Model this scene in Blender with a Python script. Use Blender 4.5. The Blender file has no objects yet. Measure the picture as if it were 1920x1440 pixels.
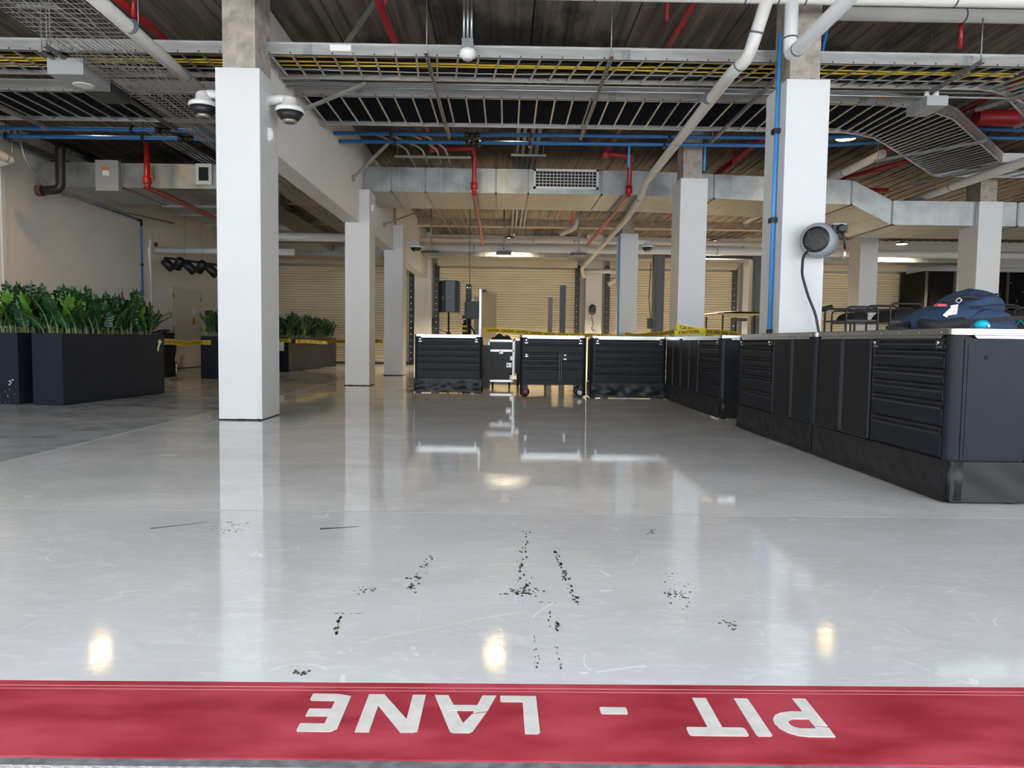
import bpy, bmesh, math, random
from mathutils import Vector, Matrix
random.seed(7)
PI = math.pi
sc = bpy.context.scene
C = sc.collection

# ---------------------------------------------------------------- camera
H = 0.875
YAW, PITCH, ROLL = 0.01109, 0.05906, 0.0125
fw = Vector((math.sin(YAW)*math.cos(PITCH), math.cos(YAW)*math.cos(PITCH), -math.sin(PITCH)))
ri0 = Vector((math.cos(YAW), -math.sin(YAW), 0)); up0 = ri0.cross(fw)
ri = ri0*math.cos(ROLL) + up0*math.sin(ROLL); up = up0*math.cos(ROLL) - ri0*math.sin(ROLL)
cd = bpy.data.cameras.new('camera'); cam = bpy.data.objects.new('camera', cd); C.objects.link(cam)
cd.sensor_width = 36; cd.lens = 36*1350/1920; cd.clip_start = 0.05; cd.clip_end = 200
m = Matrix((ri, up, -fw)).transposed().to_4x4(); m.translation = (0, 0, H); cam.matrix_world = m
sc.camera = cam

# ---------------------------------------------------------------- sky, exposure
w = bpy.data.worlds.new('sky'); sc.world = w; w.use_nodes = True
bg = w.node_tree.nodes['Background']; bg.inputs[0].default_value = (0.84, 0.92, 1.0, 1); bg.inputs[1].default_value = 4.3
sd = bpy.data.lights.new('sun','SUN'); sun = bpy.data.objects.new('sun', sd); C.objects.link(sun); sun.rotation_euler = (math.radians(-52),0,math.radians(12)); sd.energy = 62; sd.color = (.97,.98,1); sd.angle = .01
vs = sc.view_settings; vs.view_transform = 'Standard'; vs.look = 'None'; vs.exposure = -0.10; vs.gamma = 1; vs.use_curve_mapping = False
sc.cycles.max_bounces = 8; sc.cycles.diffuse_bounces = 5; sc.cycles.glossy_bounces = 5
sc.cycles.sample_clamp_indirect = 6

# ---------------------------------------------------------------- materials
def mat(name, col, rough=0.5, metal=0.0, var=0.0, vscale=4.0, bump=0.0, bscale=30.0, stretch=(1,1,1), col2=None, emit=None, spec=None, coat=0, rvar=0.0, trans=0):
    M = bpy.data.materials.new(name); M.use_nodes = True
    nt = M.node_tree; N = nt.nodes; L = nt.links; b = N['Principled BSDF']
    c = (*col, 1)
    b.inputs['Base Color'].default_value = c; b.inputs['Roughness'].default_value = rough; b.inputs['Metallic'].default_value = metal
    if spec is not None: b.inputs['Specular IOR Level'].default_value = spec
    if coat: b.inputs['Coat Weight'].default_value = coat
    if trans: b.inputs['Transmission Weight'].default_value = trans
    if emit: b.inputs['Emission Color'].default_value = (*emit[0], 1); b.inputs['Emission Strength'].default_value = emit[1]
    tc = N.new('ShaderNodeTexCoord'); mp = N.new('ShaderNodeMapping'); mp.inputs['Scale'].default_value = stretch
    L.new(tc.outputs['Object'], mp.inputs[0])
    if var or col2 or rvar:
        n = N.new('ShaderNodeTexNoise'); n.inputs['Scale'].default_value = vscale; n.inputs['Detail'].default_value = 6
        L.new(mp.outputs[0], n.inputs['Vector'])
        if var or col2:
            r = N.new('ShaderNodeValToRGB'); r.color_ramp.elements[0].position = 0.33; r.color_ramp.elements[1].position = 0.67
            r.color_ramp.elements[0].color = (*[x*(1-var) for x in col], 1)
            r.color_ramp.elements[1].color = (*(col2 or [min(1, x*(1+var)) for x in col]), 1)
            L.new(n.outputs['Fac'], r.inputs[0]); L.new(r.outputs[0], b.inputs['Base Color'])
        if rvar:
            mr = N.new('ShaderNodeMapRange'); mr.inputs[1].default_value = .3; mr.inputs[2].default_value = .7
            mr.inputs[3].default_value = max(0.01, rough-rvar); mr.inputs[4].default_value = rough+rvar
            L.new(n.outputs['Fac'], mr.inputs[0]); L.new(mr.outputs[0], b.inputs['Roughness'])
    if bump:
        n2 = N.new('ShaderNodeTexNoise'); n2.inputs['Scale'].default_value = bscale; n2.inputs['Detail'].default_value = 4
        bm_ = N.new('ShaderNodeBump'); bm_.inputs['Strength'].default_value = bump; bm_.inputs['Distance'].default_value = .02
        L.new(mp.outputs[0], n2.inputs['Vector']); L.new(n2.outputs['Fac'], bm_.inputs['Height']); L.new(bm_.outputs[0], b.inputs['Normal'])
    return M
K = {}
K['paint'] = mat('white_column_paint', (.67,.67,.665), .55, var=.02, vscale=2, bump=.02, bscale=60)
K['wall'] = mat('off_white_wall', (.78,.75,.70), .7, var=.03, vscale=1)
K['beampaint'] = mat('painted_beam', (.76,.74,.71), .65, var=.02, vscale=2)
K['concrete'] = mat('rough_concrete', (.40,.35,.30), .9, var=.22, vscale=9, bump=1.0, bscale=35)
K['steel'] = mat('tray_aluminium', (.54,.535,.52), .38, .85, var=.12, vscale=3, stretch=(1,6,6))
K['galv'] = mat('galvanised_sheet', (.38,.40,.395), .38, .7, var=.16, vscale=3.5, rvar=.1, bump=.04, bscale=3)
K['galvlin'] = mat('duct_liner', (.52,.47,.34), .45, .5, var=.2, vscale=1.5)
K['strut'] = mat('strut_zinc', (.30,.30,.29), .5, .7, var=.1, vscale=8)
def slotmat():
    M = K['strut'].copy(); M.name='slotted_strut'; nt=M.node_tree; N=nt.nodes; L=nt.links; b=N['Principled BSDF']
    tc=N.new('ShaderNodeTexCoord'); sx=N.new('ShaderNodeSeparateXYZ'); L.new(tc.outputs['UV'],sx.inputs[0])
    def M_(op,a,bv):
        m=N.new('ShaderNodeMath'); m.operation=op
        L.new(a,m.inputs[0]); 
        if isinstance(bv,(int,float)): m.inputs[1].default_value=bv
        else: L.new(bv,m.inputs[1])
        return m.outputs[0]
    fr=M_('FRACT',M_('MULTIPLY',sx.outputs['Y'],11.0),0); a=M_('LESS_THAN',fr,.55)
    c=M_('LESS_THAN',M_('ABSOLUTE',sx.outputs['X'],0),.009); k=M_('MULTIPLY',a,c)
    mx=N.new('ShaderNodeMix'); mx.data_type='RGBA'; L.new(k,mx.inputs[0])
    src=b.inputs['Base Color'].links[0].from_socket; L.new(src,mx.inputs[6]); mx.inputs[7].default_value=(.01,.01,.01,1); L.new(mx.outputs[2],b.inputs['Base Color'])
    return M
K['slot'] = slotmat()
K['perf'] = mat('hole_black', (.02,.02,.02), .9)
K['pvc'] = mat('white_pvc', (.68,.66,.62), .35, var=.04, vscale=2)
K['pvcw'] = mat('clean_white_pvc', (.78,.78,.78), .3)
K['seam'] = mat('pipe_seam', (.10,.11,.13), .6)
K['red'] = mat('sprinkler_red', (.36,.015,.02), .35, var=.1, vscale=6)
K['blue'] = mat('air_line_blue', (.03,.16,.42), .35)
K['bluel'] = mat('air_line_light_blue', (.06,.30,.68), .3)
K['black'] = mat('black_plastic', (.012,.012,.013), .45)
K['cab'] = mat('cabinet_powder_coat', (.013,.015,.021), .45, var=.08, vscale=8, spec=.22, bump=.02, bscale=300)
K['cabface'] = mat('cabinet_door_black', (.013,.013,.015), .5, var=.1, vscale=6, spec=.3)
K['groove'] = mat('drawer_groove', (.003,.003,.003), .8)
K['ridge'] = mat('drawer_ridge', (.035,.037,.042), .38, spec=.5)
K['edge'] = mat('cabinet_edge_highlight', (.10,.10,.11), .35, .4)  # lighter grey puts the highlight along cabinet edges into the colour
K['top'] = mat('brushed_steel_worktop', (.68,.68,.67), .26, 1, var=.04, vscale=4, stretch=(1,14,14))
K['chrome'] = mat('chrome', (.8,.8,.8), .15, 1)
K['vinyl'] = mat('vinyl_skirt', (.016,.016,.017), .42, spec=.35, var=.15, vscale=3, bump=.18, bscale=5)
K['planter'] = mat('planter_black', (.014,.018,.028), .5, var=.12, vscale=2, spec=.2)
K['mulch'] = mat('mulch', (.16,.10,.06), .95, var=.5, vscale=30, bump=1, bscale=60)
K['leaf'] = mat('leaf_dark', (.016,.065,.018), .3, var=.4, vscale=9)
K['leaf2'] = mat('leaf_bright', (.13,.30,.03), .35, var=.25, vscale=9)
K['stem'] = mat('plant_stem', (.16,.22,.08), .5)
K['shutter'] = mat('beige_shutter', (.80,.71,.53), .5, .0, var=.04, vscale=1)
K['drum'] = mat('shutter_hood', (.62,.56,.43), .55)
K['dgrey'] = mat('dark_grey_steel', (.07,.075,.08), .45, .3)
K['lift'] = mat('lift_grey', (.085,.09,.095), .5, .3)
K['white'] = mat('white_plastic', (.78,.77,.73), .35)
K['grey'] = mat('grey_plastic', (.27,.29,.32), .4)
K['boxgrey'] = mat('grey_enclosure', (.36,.37,.37), .5)
K['yellow'] = mat('caution_yellow', (.80,.62,.02), .5)
K['cabyel'] = mat('yellow_cable', (.85,.62,.04), .5)
K['cabblue'] = mat('blue_cable', (.02,.045,.17), .5)
K['cabwhite'] = mat('white_cable', (.6,.6,.58), .5)
K['cabblk'] = mat('black_cable', (.008,.008,.009), .8, spec=.15)
K['navy'] = mat('navy_canvas', (.017,.045,.10), .8, var=.2, vscale=14, bump=.25, bscale=120)
K['webbing'] = mat('black_webbing', (.012,.012,.014), .75, bump=.3, bscale=200)
K['cyan'] = mat('cyan_plastic', (.0,.42,.62), .4)
K['paper'] = mat('paper', (.85,.85,.82), .7)
K['brass'] = mat('brass', (.75,.60,.42), .3, .9)
K['door'] = mat('door_paint', (.70,.64,.54), .6)
K['lens'] = mat('lamp_lens', (1,.9,.7), .4, emit=((1,.66,.28), 24))
K['lensb'] = mat('lamp_lens_rear', (1,.9,.7), .4, emit=((1,.80,.55), 60))
K['stripe'] = mat('red_floor_paint', (.33,.020,.034), .5, spec=.25, var=.12, col2=(.47,.06,.09), vscale=3.5, bump=.03, bscale=40, stretch=(1,2.5,1), rvar=.12)
K['letter'] = mat('white_floor_paint', (.66,.64,.61), .55, var=.08, vscale=25)
K['chip'] = mat('exposed_floor_chips', (.11,.095,.08), .8)
K['cardred'] = mat('red_wheel', (.65,.02,.03), .4)
K['rubber'] = mat('rubber_tyre', (.015,.015,.015), .7)
K['case'] = mat('flight_case_laminate', (.055,.062,.07), .5)
K['alu'] = mat('case_aluminium', (.62,.62,.62), .35, 1)
K['orange'] = mat('orange_label', (.75,.22,.05), .6)
K['tan'] = mat('cart_roof_tan', (.62,.50,.28), .5)
K['dark'] = mat('black_partition', (.004,.004,.004), .7, spec=.08)
K['mirror'] = mat('screen_glass', (.35,.33,.27), .08, .6)
K['darkbox'] = mat('black_fabric', (.01,.01,.012), .8)
K['outside'] = mat('rough_apron_concrete', (.60,.60,.60), .9, var=.15, vscale=60, bump=.6, bscale=120)
K['joint'] = mat('grey_joint_sealant', (.16,.17,.18), .7, var=.3, vscale=30)
K['teal'] = mat('teal_lettering', (.0,.35,.36), .5)
K['rust'] = mat('rusty_flange', (.12,.05,.03), .8)

def ceiling_mat():
    M = bpy.data.materials.new('charred_ceiling_deck'); M.use_nodes = True
    nt = M.node_tree; N = nt.nodes; L = nt.links; b = N['Principled BSDF']; b.inputs['Roughness'].default_value = .75
    tc = N.new('ShaderNodeTexCoord')
    mp = N.new('ShaderNodeMapping'); mp.inputs['Scale'].default_value = (1, .5, 1); L.new(tc.outputs['Object'], mp.inputs[0])
    n = N.new('ShaderNodeTexNoise'); n.inputs['Scale'].default_value = .55; n.inputs['Detail'].default_value = 8; n.inputs['Roughness'].default_value = .62; L.new(mp.outputs[0], n.inputs['Vector'])
    r = N.new('ShaderNodeValToRGB'); e = r.color_ramp.elements
    e[0].position = .44; e[0].color = (.055,.05,.046,1); e[1].position = .52; e[1].color = (.205,.175,.145,1)
    L.new(n.outputs['Fac'], r.inputs[0])
    mp2 = N.new('ShaderNodeMapping'); mp2.inputs['Scale'].default_value = (1, .06, 1); L.new(tc.outputs['Object'], mp2.inputs[0])
    n2 = N.new('ShaderNodeTexNoise'); n2.inputs['Scale'].default_value = 9; n2.inputs['Detail'].default_value = 5; L.new(mp2.outputs[0], n2.inputs['Vector'])
    r2 = N.new('ShaderNodeValToRGB'); r2.color_ramp.elements[0].position = .35; r2.color_ramp.elements[0].color = (.35,.33,.32,1); r2.color_ramp.elements[1].position = .62; r2.color_ramp.elements[1].color = (1.15,1.1,1.05,1)
    L.new(n2.outputs['Fac'], r2.inputs[0])
    mx = N.new('ShaderNodeMix'); mx.data_type = 'RGBA'; mx.blend_type = 'MULTIPLY'; mx.inputs[0].default_value = .8
    L.new(r.outputs[0], mx.inputs[6]); L.new(r2.outputs[0], mx.inputs[7]); L.new(mx.outputs[2], b.inputs['Base Color'])
    bp = N.new('ShaderNodeBump'); bp.inputs['Strength'].default_value = .5; bp.inputs['Distance'].default_value = .03; L.new(n2.outputs['Fac'], bp.inputs['Height']); L.new(bp.outputs[0], b.inputs['Normal'])
    return M
K['ceil'] = ceiling_mat()

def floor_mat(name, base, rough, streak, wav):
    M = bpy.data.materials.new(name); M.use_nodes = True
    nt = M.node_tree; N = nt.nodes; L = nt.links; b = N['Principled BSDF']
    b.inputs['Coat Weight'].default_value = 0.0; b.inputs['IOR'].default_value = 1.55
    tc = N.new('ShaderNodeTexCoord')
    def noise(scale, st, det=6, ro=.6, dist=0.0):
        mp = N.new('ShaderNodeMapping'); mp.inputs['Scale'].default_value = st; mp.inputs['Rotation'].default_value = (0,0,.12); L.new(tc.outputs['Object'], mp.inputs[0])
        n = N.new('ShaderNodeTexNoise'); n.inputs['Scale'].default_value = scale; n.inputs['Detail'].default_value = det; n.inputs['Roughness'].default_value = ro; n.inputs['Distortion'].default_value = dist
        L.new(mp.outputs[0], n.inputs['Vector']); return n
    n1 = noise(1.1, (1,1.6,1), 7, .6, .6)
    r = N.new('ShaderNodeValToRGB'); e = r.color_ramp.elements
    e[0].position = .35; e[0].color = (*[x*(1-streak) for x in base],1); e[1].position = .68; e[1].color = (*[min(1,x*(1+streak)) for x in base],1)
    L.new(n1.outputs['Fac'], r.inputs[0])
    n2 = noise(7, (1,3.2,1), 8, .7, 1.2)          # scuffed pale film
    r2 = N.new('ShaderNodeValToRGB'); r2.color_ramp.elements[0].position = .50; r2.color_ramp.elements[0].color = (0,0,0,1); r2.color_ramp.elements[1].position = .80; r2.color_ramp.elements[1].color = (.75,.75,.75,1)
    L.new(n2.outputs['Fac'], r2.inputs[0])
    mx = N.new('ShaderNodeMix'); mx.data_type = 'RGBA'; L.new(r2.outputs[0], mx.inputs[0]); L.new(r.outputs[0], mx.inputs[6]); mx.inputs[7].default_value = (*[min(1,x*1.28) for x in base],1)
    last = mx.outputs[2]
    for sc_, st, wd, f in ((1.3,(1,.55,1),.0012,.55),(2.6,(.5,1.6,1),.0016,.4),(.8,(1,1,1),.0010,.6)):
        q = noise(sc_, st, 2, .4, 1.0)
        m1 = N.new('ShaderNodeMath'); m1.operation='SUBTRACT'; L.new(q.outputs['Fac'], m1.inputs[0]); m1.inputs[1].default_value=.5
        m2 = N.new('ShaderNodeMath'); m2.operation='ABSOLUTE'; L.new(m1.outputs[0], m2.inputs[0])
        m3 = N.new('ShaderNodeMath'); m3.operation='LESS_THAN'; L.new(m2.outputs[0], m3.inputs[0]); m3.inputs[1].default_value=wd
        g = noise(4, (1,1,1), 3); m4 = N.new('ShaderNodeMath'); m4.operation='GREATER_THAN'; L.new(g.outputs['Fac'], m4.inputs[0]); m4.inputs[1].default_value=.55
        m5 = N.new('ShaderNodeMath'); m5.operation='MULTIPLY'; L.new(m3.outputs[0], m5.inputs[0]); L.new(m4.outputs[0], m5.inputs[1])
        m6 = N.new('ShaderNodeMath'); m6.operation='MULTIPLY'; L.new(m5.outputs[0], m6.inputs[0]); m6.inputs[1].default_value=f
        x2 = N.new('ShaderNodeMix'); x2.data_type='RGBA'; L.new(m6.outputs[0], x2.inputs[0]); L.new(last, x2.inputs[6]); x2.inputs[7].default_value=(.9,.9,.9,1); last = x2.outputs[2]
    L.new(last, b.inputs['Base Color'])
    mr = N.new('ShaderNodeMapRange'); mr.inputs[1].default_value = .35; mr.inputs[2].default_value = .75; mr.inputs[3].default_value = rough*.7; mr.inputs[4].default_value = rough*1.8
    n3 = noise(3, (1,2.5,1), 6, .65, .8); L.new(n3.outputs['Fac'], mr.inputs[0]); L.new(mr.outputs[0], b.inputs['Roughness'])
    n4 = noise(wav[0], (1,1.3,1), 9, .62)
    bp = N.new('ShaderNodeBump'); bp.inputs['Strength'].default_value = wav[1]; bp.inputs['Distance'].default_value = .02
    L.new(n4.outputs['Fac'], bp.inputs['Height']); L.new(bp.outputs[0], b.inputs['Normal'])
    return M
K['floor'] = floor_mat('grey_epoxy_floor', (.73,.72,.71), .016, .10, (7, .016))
K['floornear'] = floor_mat('grey_epoxy_floor_bay_edge', (.64,.645,.655), .06, .07, (7, .022))
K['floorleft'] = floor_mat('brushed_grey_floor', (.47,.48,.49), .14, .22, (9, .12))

# ---------------------------------------------------------------- mesh helpers
WL = {}
class MB:
    def __init__(s): s.v = []; s.f = []; s.mi = []; s.sm = []; s.cur = 0; s.smooth = False
    def add(s, vs, fs, smooth=None):
        o = len(s.v); s.v += [tuple(v) for v in vs]
        for f in fs: s.f.append([i+o for i in f]); s.mi.append(s.cur); s.sm.append(s.smooth if smooth is None else smooth)
        return s
    def box(s, x0, x1, y0, y1, z0, z1):
        if x0>x1: x0,x1=x1,x0
        if y0>y1: y0,y1=y1,y0
        if z0>z1: z0,z1=z1,z0
        return s.add([(x0,y0,z0),(x1,y0,z0),(x1,y1,z0),(x0,y1,z0),(x0,y0,z1),(x1,y0,z1),(x1,y1,z1),(x0,y1,z1)],
              [(0,3,2,1),(4,5,6,7),(0,1,5,4),(1,2,6,5),(2,3,7,6),(3,0,4,7)], False)
    def beam(s, p, q, wd, ht, upv=(0,0,1)):
        p = Vector(p); q = Vector(q); d = (q-p).normalized(); u = Vector(upv)
        sd = d.cross(u)
        if sd.length < 1e-4: sd = d.cross(Vector((0,1,0)))
        sd.normalize(); u = sd.cross(d).normalized()
        a = sd*wd/2; b = u*ht/2
        return s.add([p-a-b,p+a-b,p+a+b,p-a+b,q-a-b,q+a-b,q+a+b,q-a+b],[(0,3,2,1)[::-1],(4,7,6,5)[::-1],(0,1,5,4)[::-1],(1,2,6,5)[::-1],(2,3,7,6)[::-1],(3,0,4,7)[::-1]], False)
    def prism(s, poly, axis, a, b, flip=False):
        """extrude a 2-D polygon along axis (0,1,2) from a to b"""
        n = len(poly)
        def P(u, v, t):
            return {0:(t,u,v), 1:(u,t,v), 2:(u,v,t)}[axis]
        vs = [P(u,v,a) for u,v in poly] + [P(u,v,b) for u,v in poly]
        fs = [tuple(range(n)), tuple(range(2*n-1, n-1, -1))] + [(i, (i+1)%n, n+(i+1)%n, n+i) for i in range(n)]
        return s.add(vs, fs, False)
    def tube(s, pts, r, n=10, fillet=0.0, caps=True):
        P = [Vector(p) for p in pts]
        if fillet and len(P) > 2:
            Q = [P[0]]
            for i in range(1, len(P)-1):
                a, b, c = P[i-1], P[i], P[i+1]
                d1 = (a-b); d2 = (c-b); L = min(fillet, d1.length*.49, d2.length*.49)
                p0 = b+d1.normalized()*L; p2 = b+d2.normalized()*L
                for t in (0,.2,.4,.6,.8,1): Q.append(p0*(1-t)**2 + b*2*t*(1-t) + p2*t*t)
            Q.append(P[-1]); P = Q
        rs = r if isinstance(r, (list,tuple)) else [r]*len(P)
        T = []
        for i in range(len(P)):
            a = P[max(0,i-1)]; b = P[min(len(P)-1,i+1)]; T.append((b-a).normalized())
        u = T[0].cross(Vector((0,0,1)))
        if u.length < .1: u = T[0].cross(Vector((1,0,0)))
        u.normalize(); vs = []
        for i, p in enumerate(P):
            u = (u - T[i]*u.dot(T[i])).normalized(); v = T[i].cross(u)
            for k in range(n):
                a = 2*PI*k/n; vs.append(p + (u*math.cos(a)+v*math.sin(a))*rs[i])
        fs = []
        for i in range(len(P)-1):
            for k in range(n): fs.append((i*n+k, i*n+(k+1)%n, (i+1)*n+(k+1)%n, (i+1)*n+k))
        s.add(vs, fs, n > 5)
        if caps:
            o = len(s.v)-len(vs)
            s.f.append([o+k for k in range(n)][::-1]); s.mi.append(s.cur); s.sm.append(False)
            s.f.append([o+(len(P)-1)*n+k for k in range(n)]); s.mi.append(s.cur); s.sm.append(False)
        return s
    def lathe(s, prof, c=(0,0,0), axis=(0,0,1), n=24, sx=1, sy=1):
        ax = Vector(axis).normalized(); u = ax.cross(Vector((0,1,0)))
        if u.length < .1: u = ax.cross(Vector((1,0,0)))
        u.normalize(); v = ax.cross(u); c = Vector(c); vs = []
        for r, h in prof:
            for k in range(n):
                a = 2*PI*k/n; vs.append(c + ax*h + u*(math.cos(a)*r*sx) + v*(math.sin(a)*r*sy))
        fs = [(i*n+k, i*n+(k+1)%n, (i+1)*n+(k+1)%n, (i+1)*n+k) for i in range(len(prof)-1) for k in range(n)]
        s.add(vs, fs, True); o = len(s.v)-len(vs)
        s.f.append([o+k for k in range(n)][::-1]); s.mi.append(s.cur); s.sm.append(False)
        s.f.append([o+(len(prof)-1)*n+k for k in range(n)]); s.mi.append(s.cur); s.sm.append(False)
        return s
    def rbox(s, x0,x1,y0,y1,z0,z1, r, k=3):
        """box with rounded vertical edges (plan corners)"""
        poly = []
        for cx, cy, a0 in ((x1-r,y1-r,0),(x0+r,y1-r,PI/2),(x0+r,y0+r,PI),(x1-r,y0+r,3*PI/2)):
            for i in range(k+1):
                a = a0 + PI/2*i/k; poly.append((cx+r*math.cos(a), cy+r*math.sin(a)))
        return s.prism(poly, 2, z0, z1)
    def grid(s, nu, nv, fn):
        vs = [fn(i/nu, j/nv) for j in range(nv+1) for i in range(nu+1)]
        fs = [(j*(nu+1)+i, j*(nu+1)+i+1, (j+1)*(nu+1)+i+1, (j+1)*(nu+1)+i) for j in range(nv) for i in range(nu)]
        return s.add(vs, fs, True)
    def mesh(s, name, mats, off=Vector()):
        me = bpy.data.meshes.new(name); me.from_pydata([(a-off.x,b-off.y,c-off.z) for a,b,c in s.v], [], s.f)
        for mm in (mats if isinstance(mats, (list,tuple)) else [mats]): me.materials.append(mm)
        me.polygons.foreach_set('material_index', s.mi); me.polygons.foreach_set('use_smooth', s.sm)
        bm = bmesh.new(); bm.from_mesh(me); bmesh.ops.recalc_face_normals(bm, faces=bm.faces); bm.to_mesh(me); bm.free()
        me.update(); return me

def thing(name, label, cat, loc=(0,0,0), rotz=0, group=None):
    o = bpy.data.objects.new(name, None); C.objects.link(o); o.empty_display_size = .1
    o.location = loc; o.rotation_euler = (0,0,rotz); o['label'] = label; o['category'] = cat
    if group: o['group'] = group
    WL[o.name] = Vector(loc); return o
def part(name, mb, m, parent, local=False, label=None):
    """a part of a thing; mesh given in world coordinates unless local"""
    off = Vector() if local else WL[parent.name]
    o = bpy.data.objects.new(name, mb.mesh(name, m, off)); C.objects.link(o); o.parent = parent
    WL[o.name] = off
    if label: o['label'] = label
    return o
def solo(name, mb, m, label, cat, group=None, kind=None):
    xs = [v[0] for v in mb.v]; ys = [v[1] for v in mb.v]; zs = [v[2] for v in mb.v]
    off = Vector(((min(xs)+max(xs))/2, (min(ys)+max(ys))/2, min(zs)))
    o = bpy.data.objects.new(name, mb.mesh(name, m, off)); C.objects.link(o); o.location = off
    o['label'] = label; o['category'] = cat
    if group: o['group'] = group
    if kind: o['kind'] = kind
    WL[o.name] = off; return o
def struct(name, mb, m, parent=None):
    o = bpy.data.objects.new(name, mb.mesh(name, m)); C.objects.link(o)
    if parent: o.parent = parent
    o['kind'] = 'structure'; WL[o.name] = Vector(); return o
def copy_tree(o, parent=None):
    c = o.copy(); C.objects.link(c)
    if parent: c.parent = parent
    WL[c.name] = WL.get(o.name, Vector())
    for ch in [x for x in o.children]: copy_tree(ch, c)
    return c
def bevel(o, wdt=.004, seg=2):
    md = o.modifiers.new('bevel', 'BEVEL'); md.width = wdt; md.segments = seg; md.limit_method = 'ANGLE'; return o
def sub(o, n=2):
    md = o.modifiers.new('sub', 'SUBSURF'); md.levels = n; md.render_levels = n
    for p in o.data.polygons: p.use_smooth = True
    return o
def text_mb(txt, size, place, depth=.0006, bold=.0):
    """lettering as geometry; place maps (x, y, z) of the flat text to the world"""
    cu = bpy.data.curves.new('t', 'FONT'); cu.body = txt; cu.size = size; cu.extrude = depth; cu.offset = bold; cu.resolution_u = 2
    o = bpy.data.objects.new('t', cu); C.objects.link(o); dg = bpy.context.evaluated_depsgraph_get(); dg.update()
    me = bpy.data.meshes.new_from_object(o.evaluated_get(dg)); mb = MB()
    mb.add([place(v.co.x, v.co.y, v.co.z) for v in me.vertices], [tuple(p.vertices) for p in me.polygons], False)
    wd = max([v.co.x for v in me.vertices] or [0])
    bpy.data.objects.remove(o); bpy.data.curves.remove(cu); bpy.data.meshes.remove(me); mb.wd = wd
    return mb
# ---------------------------------------------------------------- the shell
CZ = 4.66; TOPZ = 3.67
struct('floor', MB().box(-3.45,20,3.63,26.3,-.05,0), K['floor'])
struct('floor_bay_edge', MB().box(-3.45,20,1.795,3.63,-.05,0), K['floornear'])
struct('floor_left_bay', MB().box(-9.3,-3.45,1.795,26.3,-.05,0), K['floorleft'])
struct('trim_1', MB().add([(-9.3,1.53,-.05),(20,1.30,-.05),(20,1.795,-.05),(-9.3,1.795,-.05),(-9.3,1.53,0),(20,1.30,0),(20,1.795,0),(-9.3,1.795,0)],[(0,3,2,1),(4,5,6,7),(0,1,5,4),(1,2,6,5),(2,3,7,6),(3,0,4,7)]), K['stripe'])
struct('trim_2', MB().add([(-9.3,1.50,-.06),(20,1.27,-.06),(20,1.30,-.06),(-9.3,1.53,-.06),(-9.3,1.50,-.004),(20,1.27,-.004),(20,1.30,-.004),(-9.3,1.53,-.004)],[(0,3,2,1),(4,5,6,7),(0,1,5,4),(1,2,6,5),(2,3,7,6),(3,0,4,7)]), K['joint'])
struct('ground', MB().add([(-40,-40,-.06),(40,-40,-.06),(40,1.11,-.06),(20,1.27,-.06),(-9.3,1.50,-.06),(-40,1.74,-.06),(-40,-40,-.002),(40,-40,-.002),(40,1.11,-.002),(20,1.27,-.002),(-9.3,1.50,-.002),(-40,1.74,-.002)],
   [(5,4,3,2,1,0),(6,7,8,9,10,11),(0,1,7,6),(1,2,8,7),(2,3,9,8),(3,4,10,9),(4,5,11,10),(5,0,6,11)]), K['outside'])
struct('added_sky_overhang', MB().box(-14,20,-2.6,1.5,4.75,4.95), K['wall'])  # unseen overhang, added to keep overhead sky light off the near floor
# deck: long precast planks running into the building, one rib and gap every 1.2 m
mb = MB(); x = -9.3
while x < 20:
    mb.box(x, x+1.185, 1.5, 26.3, CZ, CZ+.1)
    for k in range(4): mb.box(x+.12+k*.29, x+.17+k*.29, 1.5, 26.3, CZ-.02, CZ)
    x += 1.2
mb.box(-9.3,20,1.5,26.3,CZ+.1,CZ+.3)
struct('ceiling', mb, K['ceil'])
mb = MB(); mb.box(-9.3,-9.0,1.5,19.7,0,CZ); mb.box(-9.3,-9.15,19.7,26.3,0,CZ)
struct('wall_left', mb, K['wall'])
struct('wall_right', MB().box(20,20.2,1.5,26.3,0,CZ), K['wall'])
struct('wall_back', MB().box(-9.3,20,26.15,26.3,0,CZ).box(-9.3,20,26.0,26.15,3.75,CZ), K['wall'])
struct('wall_front', MB().box(-9.3,20,1.5,1.7,4.35,7.5), K['wall'])
# painted long beam between the left columns, and cross beams of concrete
struct('trim_6', MB().box(-3.03,-2.74,7.9,26.0,3.06,CZ-.02), K['beampaint'])
mb = MB()
for y in (19.2, 22.6): mb.box(-2.74,20,y,y+.35,CZ-.22,CZ); mb.box(-9,-3.03,y,y+.35,CZ-.22,CZ)
struct('trim_7', mb, K['concrete'])

def rough_box(x0,x1,y0,y1,z0,z1):
    mb = MB(); rnd = random.Random(int(x0*100+y0)); n=14
    for (a,b,c,d) in ((x0,y0,x1,y0),(x1,y0,x1,y1),(x1,y1,x0,y1),(x0,y1,x0,y0)):
        nx, ny = (b-d), (c-a); l = math.hypot(nx,ny); nx/=l; ny/=l
        def fn(u,v):
            e = 0 if u in (0,1) else rnd.uniform(-.008,.012)
            return (a+(c-a)*u - 0*nx + ny*0 + (ny if False else 0) + e*(b-d)/l, b+(d-b)*u + e*(c-a)/l, z0+(z1-z0)*v)
        mb.grid(8,n,fn)
    return mb
where_col = [
 (-3.03,7.66,'front left'),(-3.01,13.64,'m'),(-2.96,17.73,'b'),(2.94,7.72,'r'),(2.95,12.33,'r2'),(2.94,18.6,'r3'),(9.08,18.5,'r4'),(9.08,13.9,'r5')]
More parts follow.
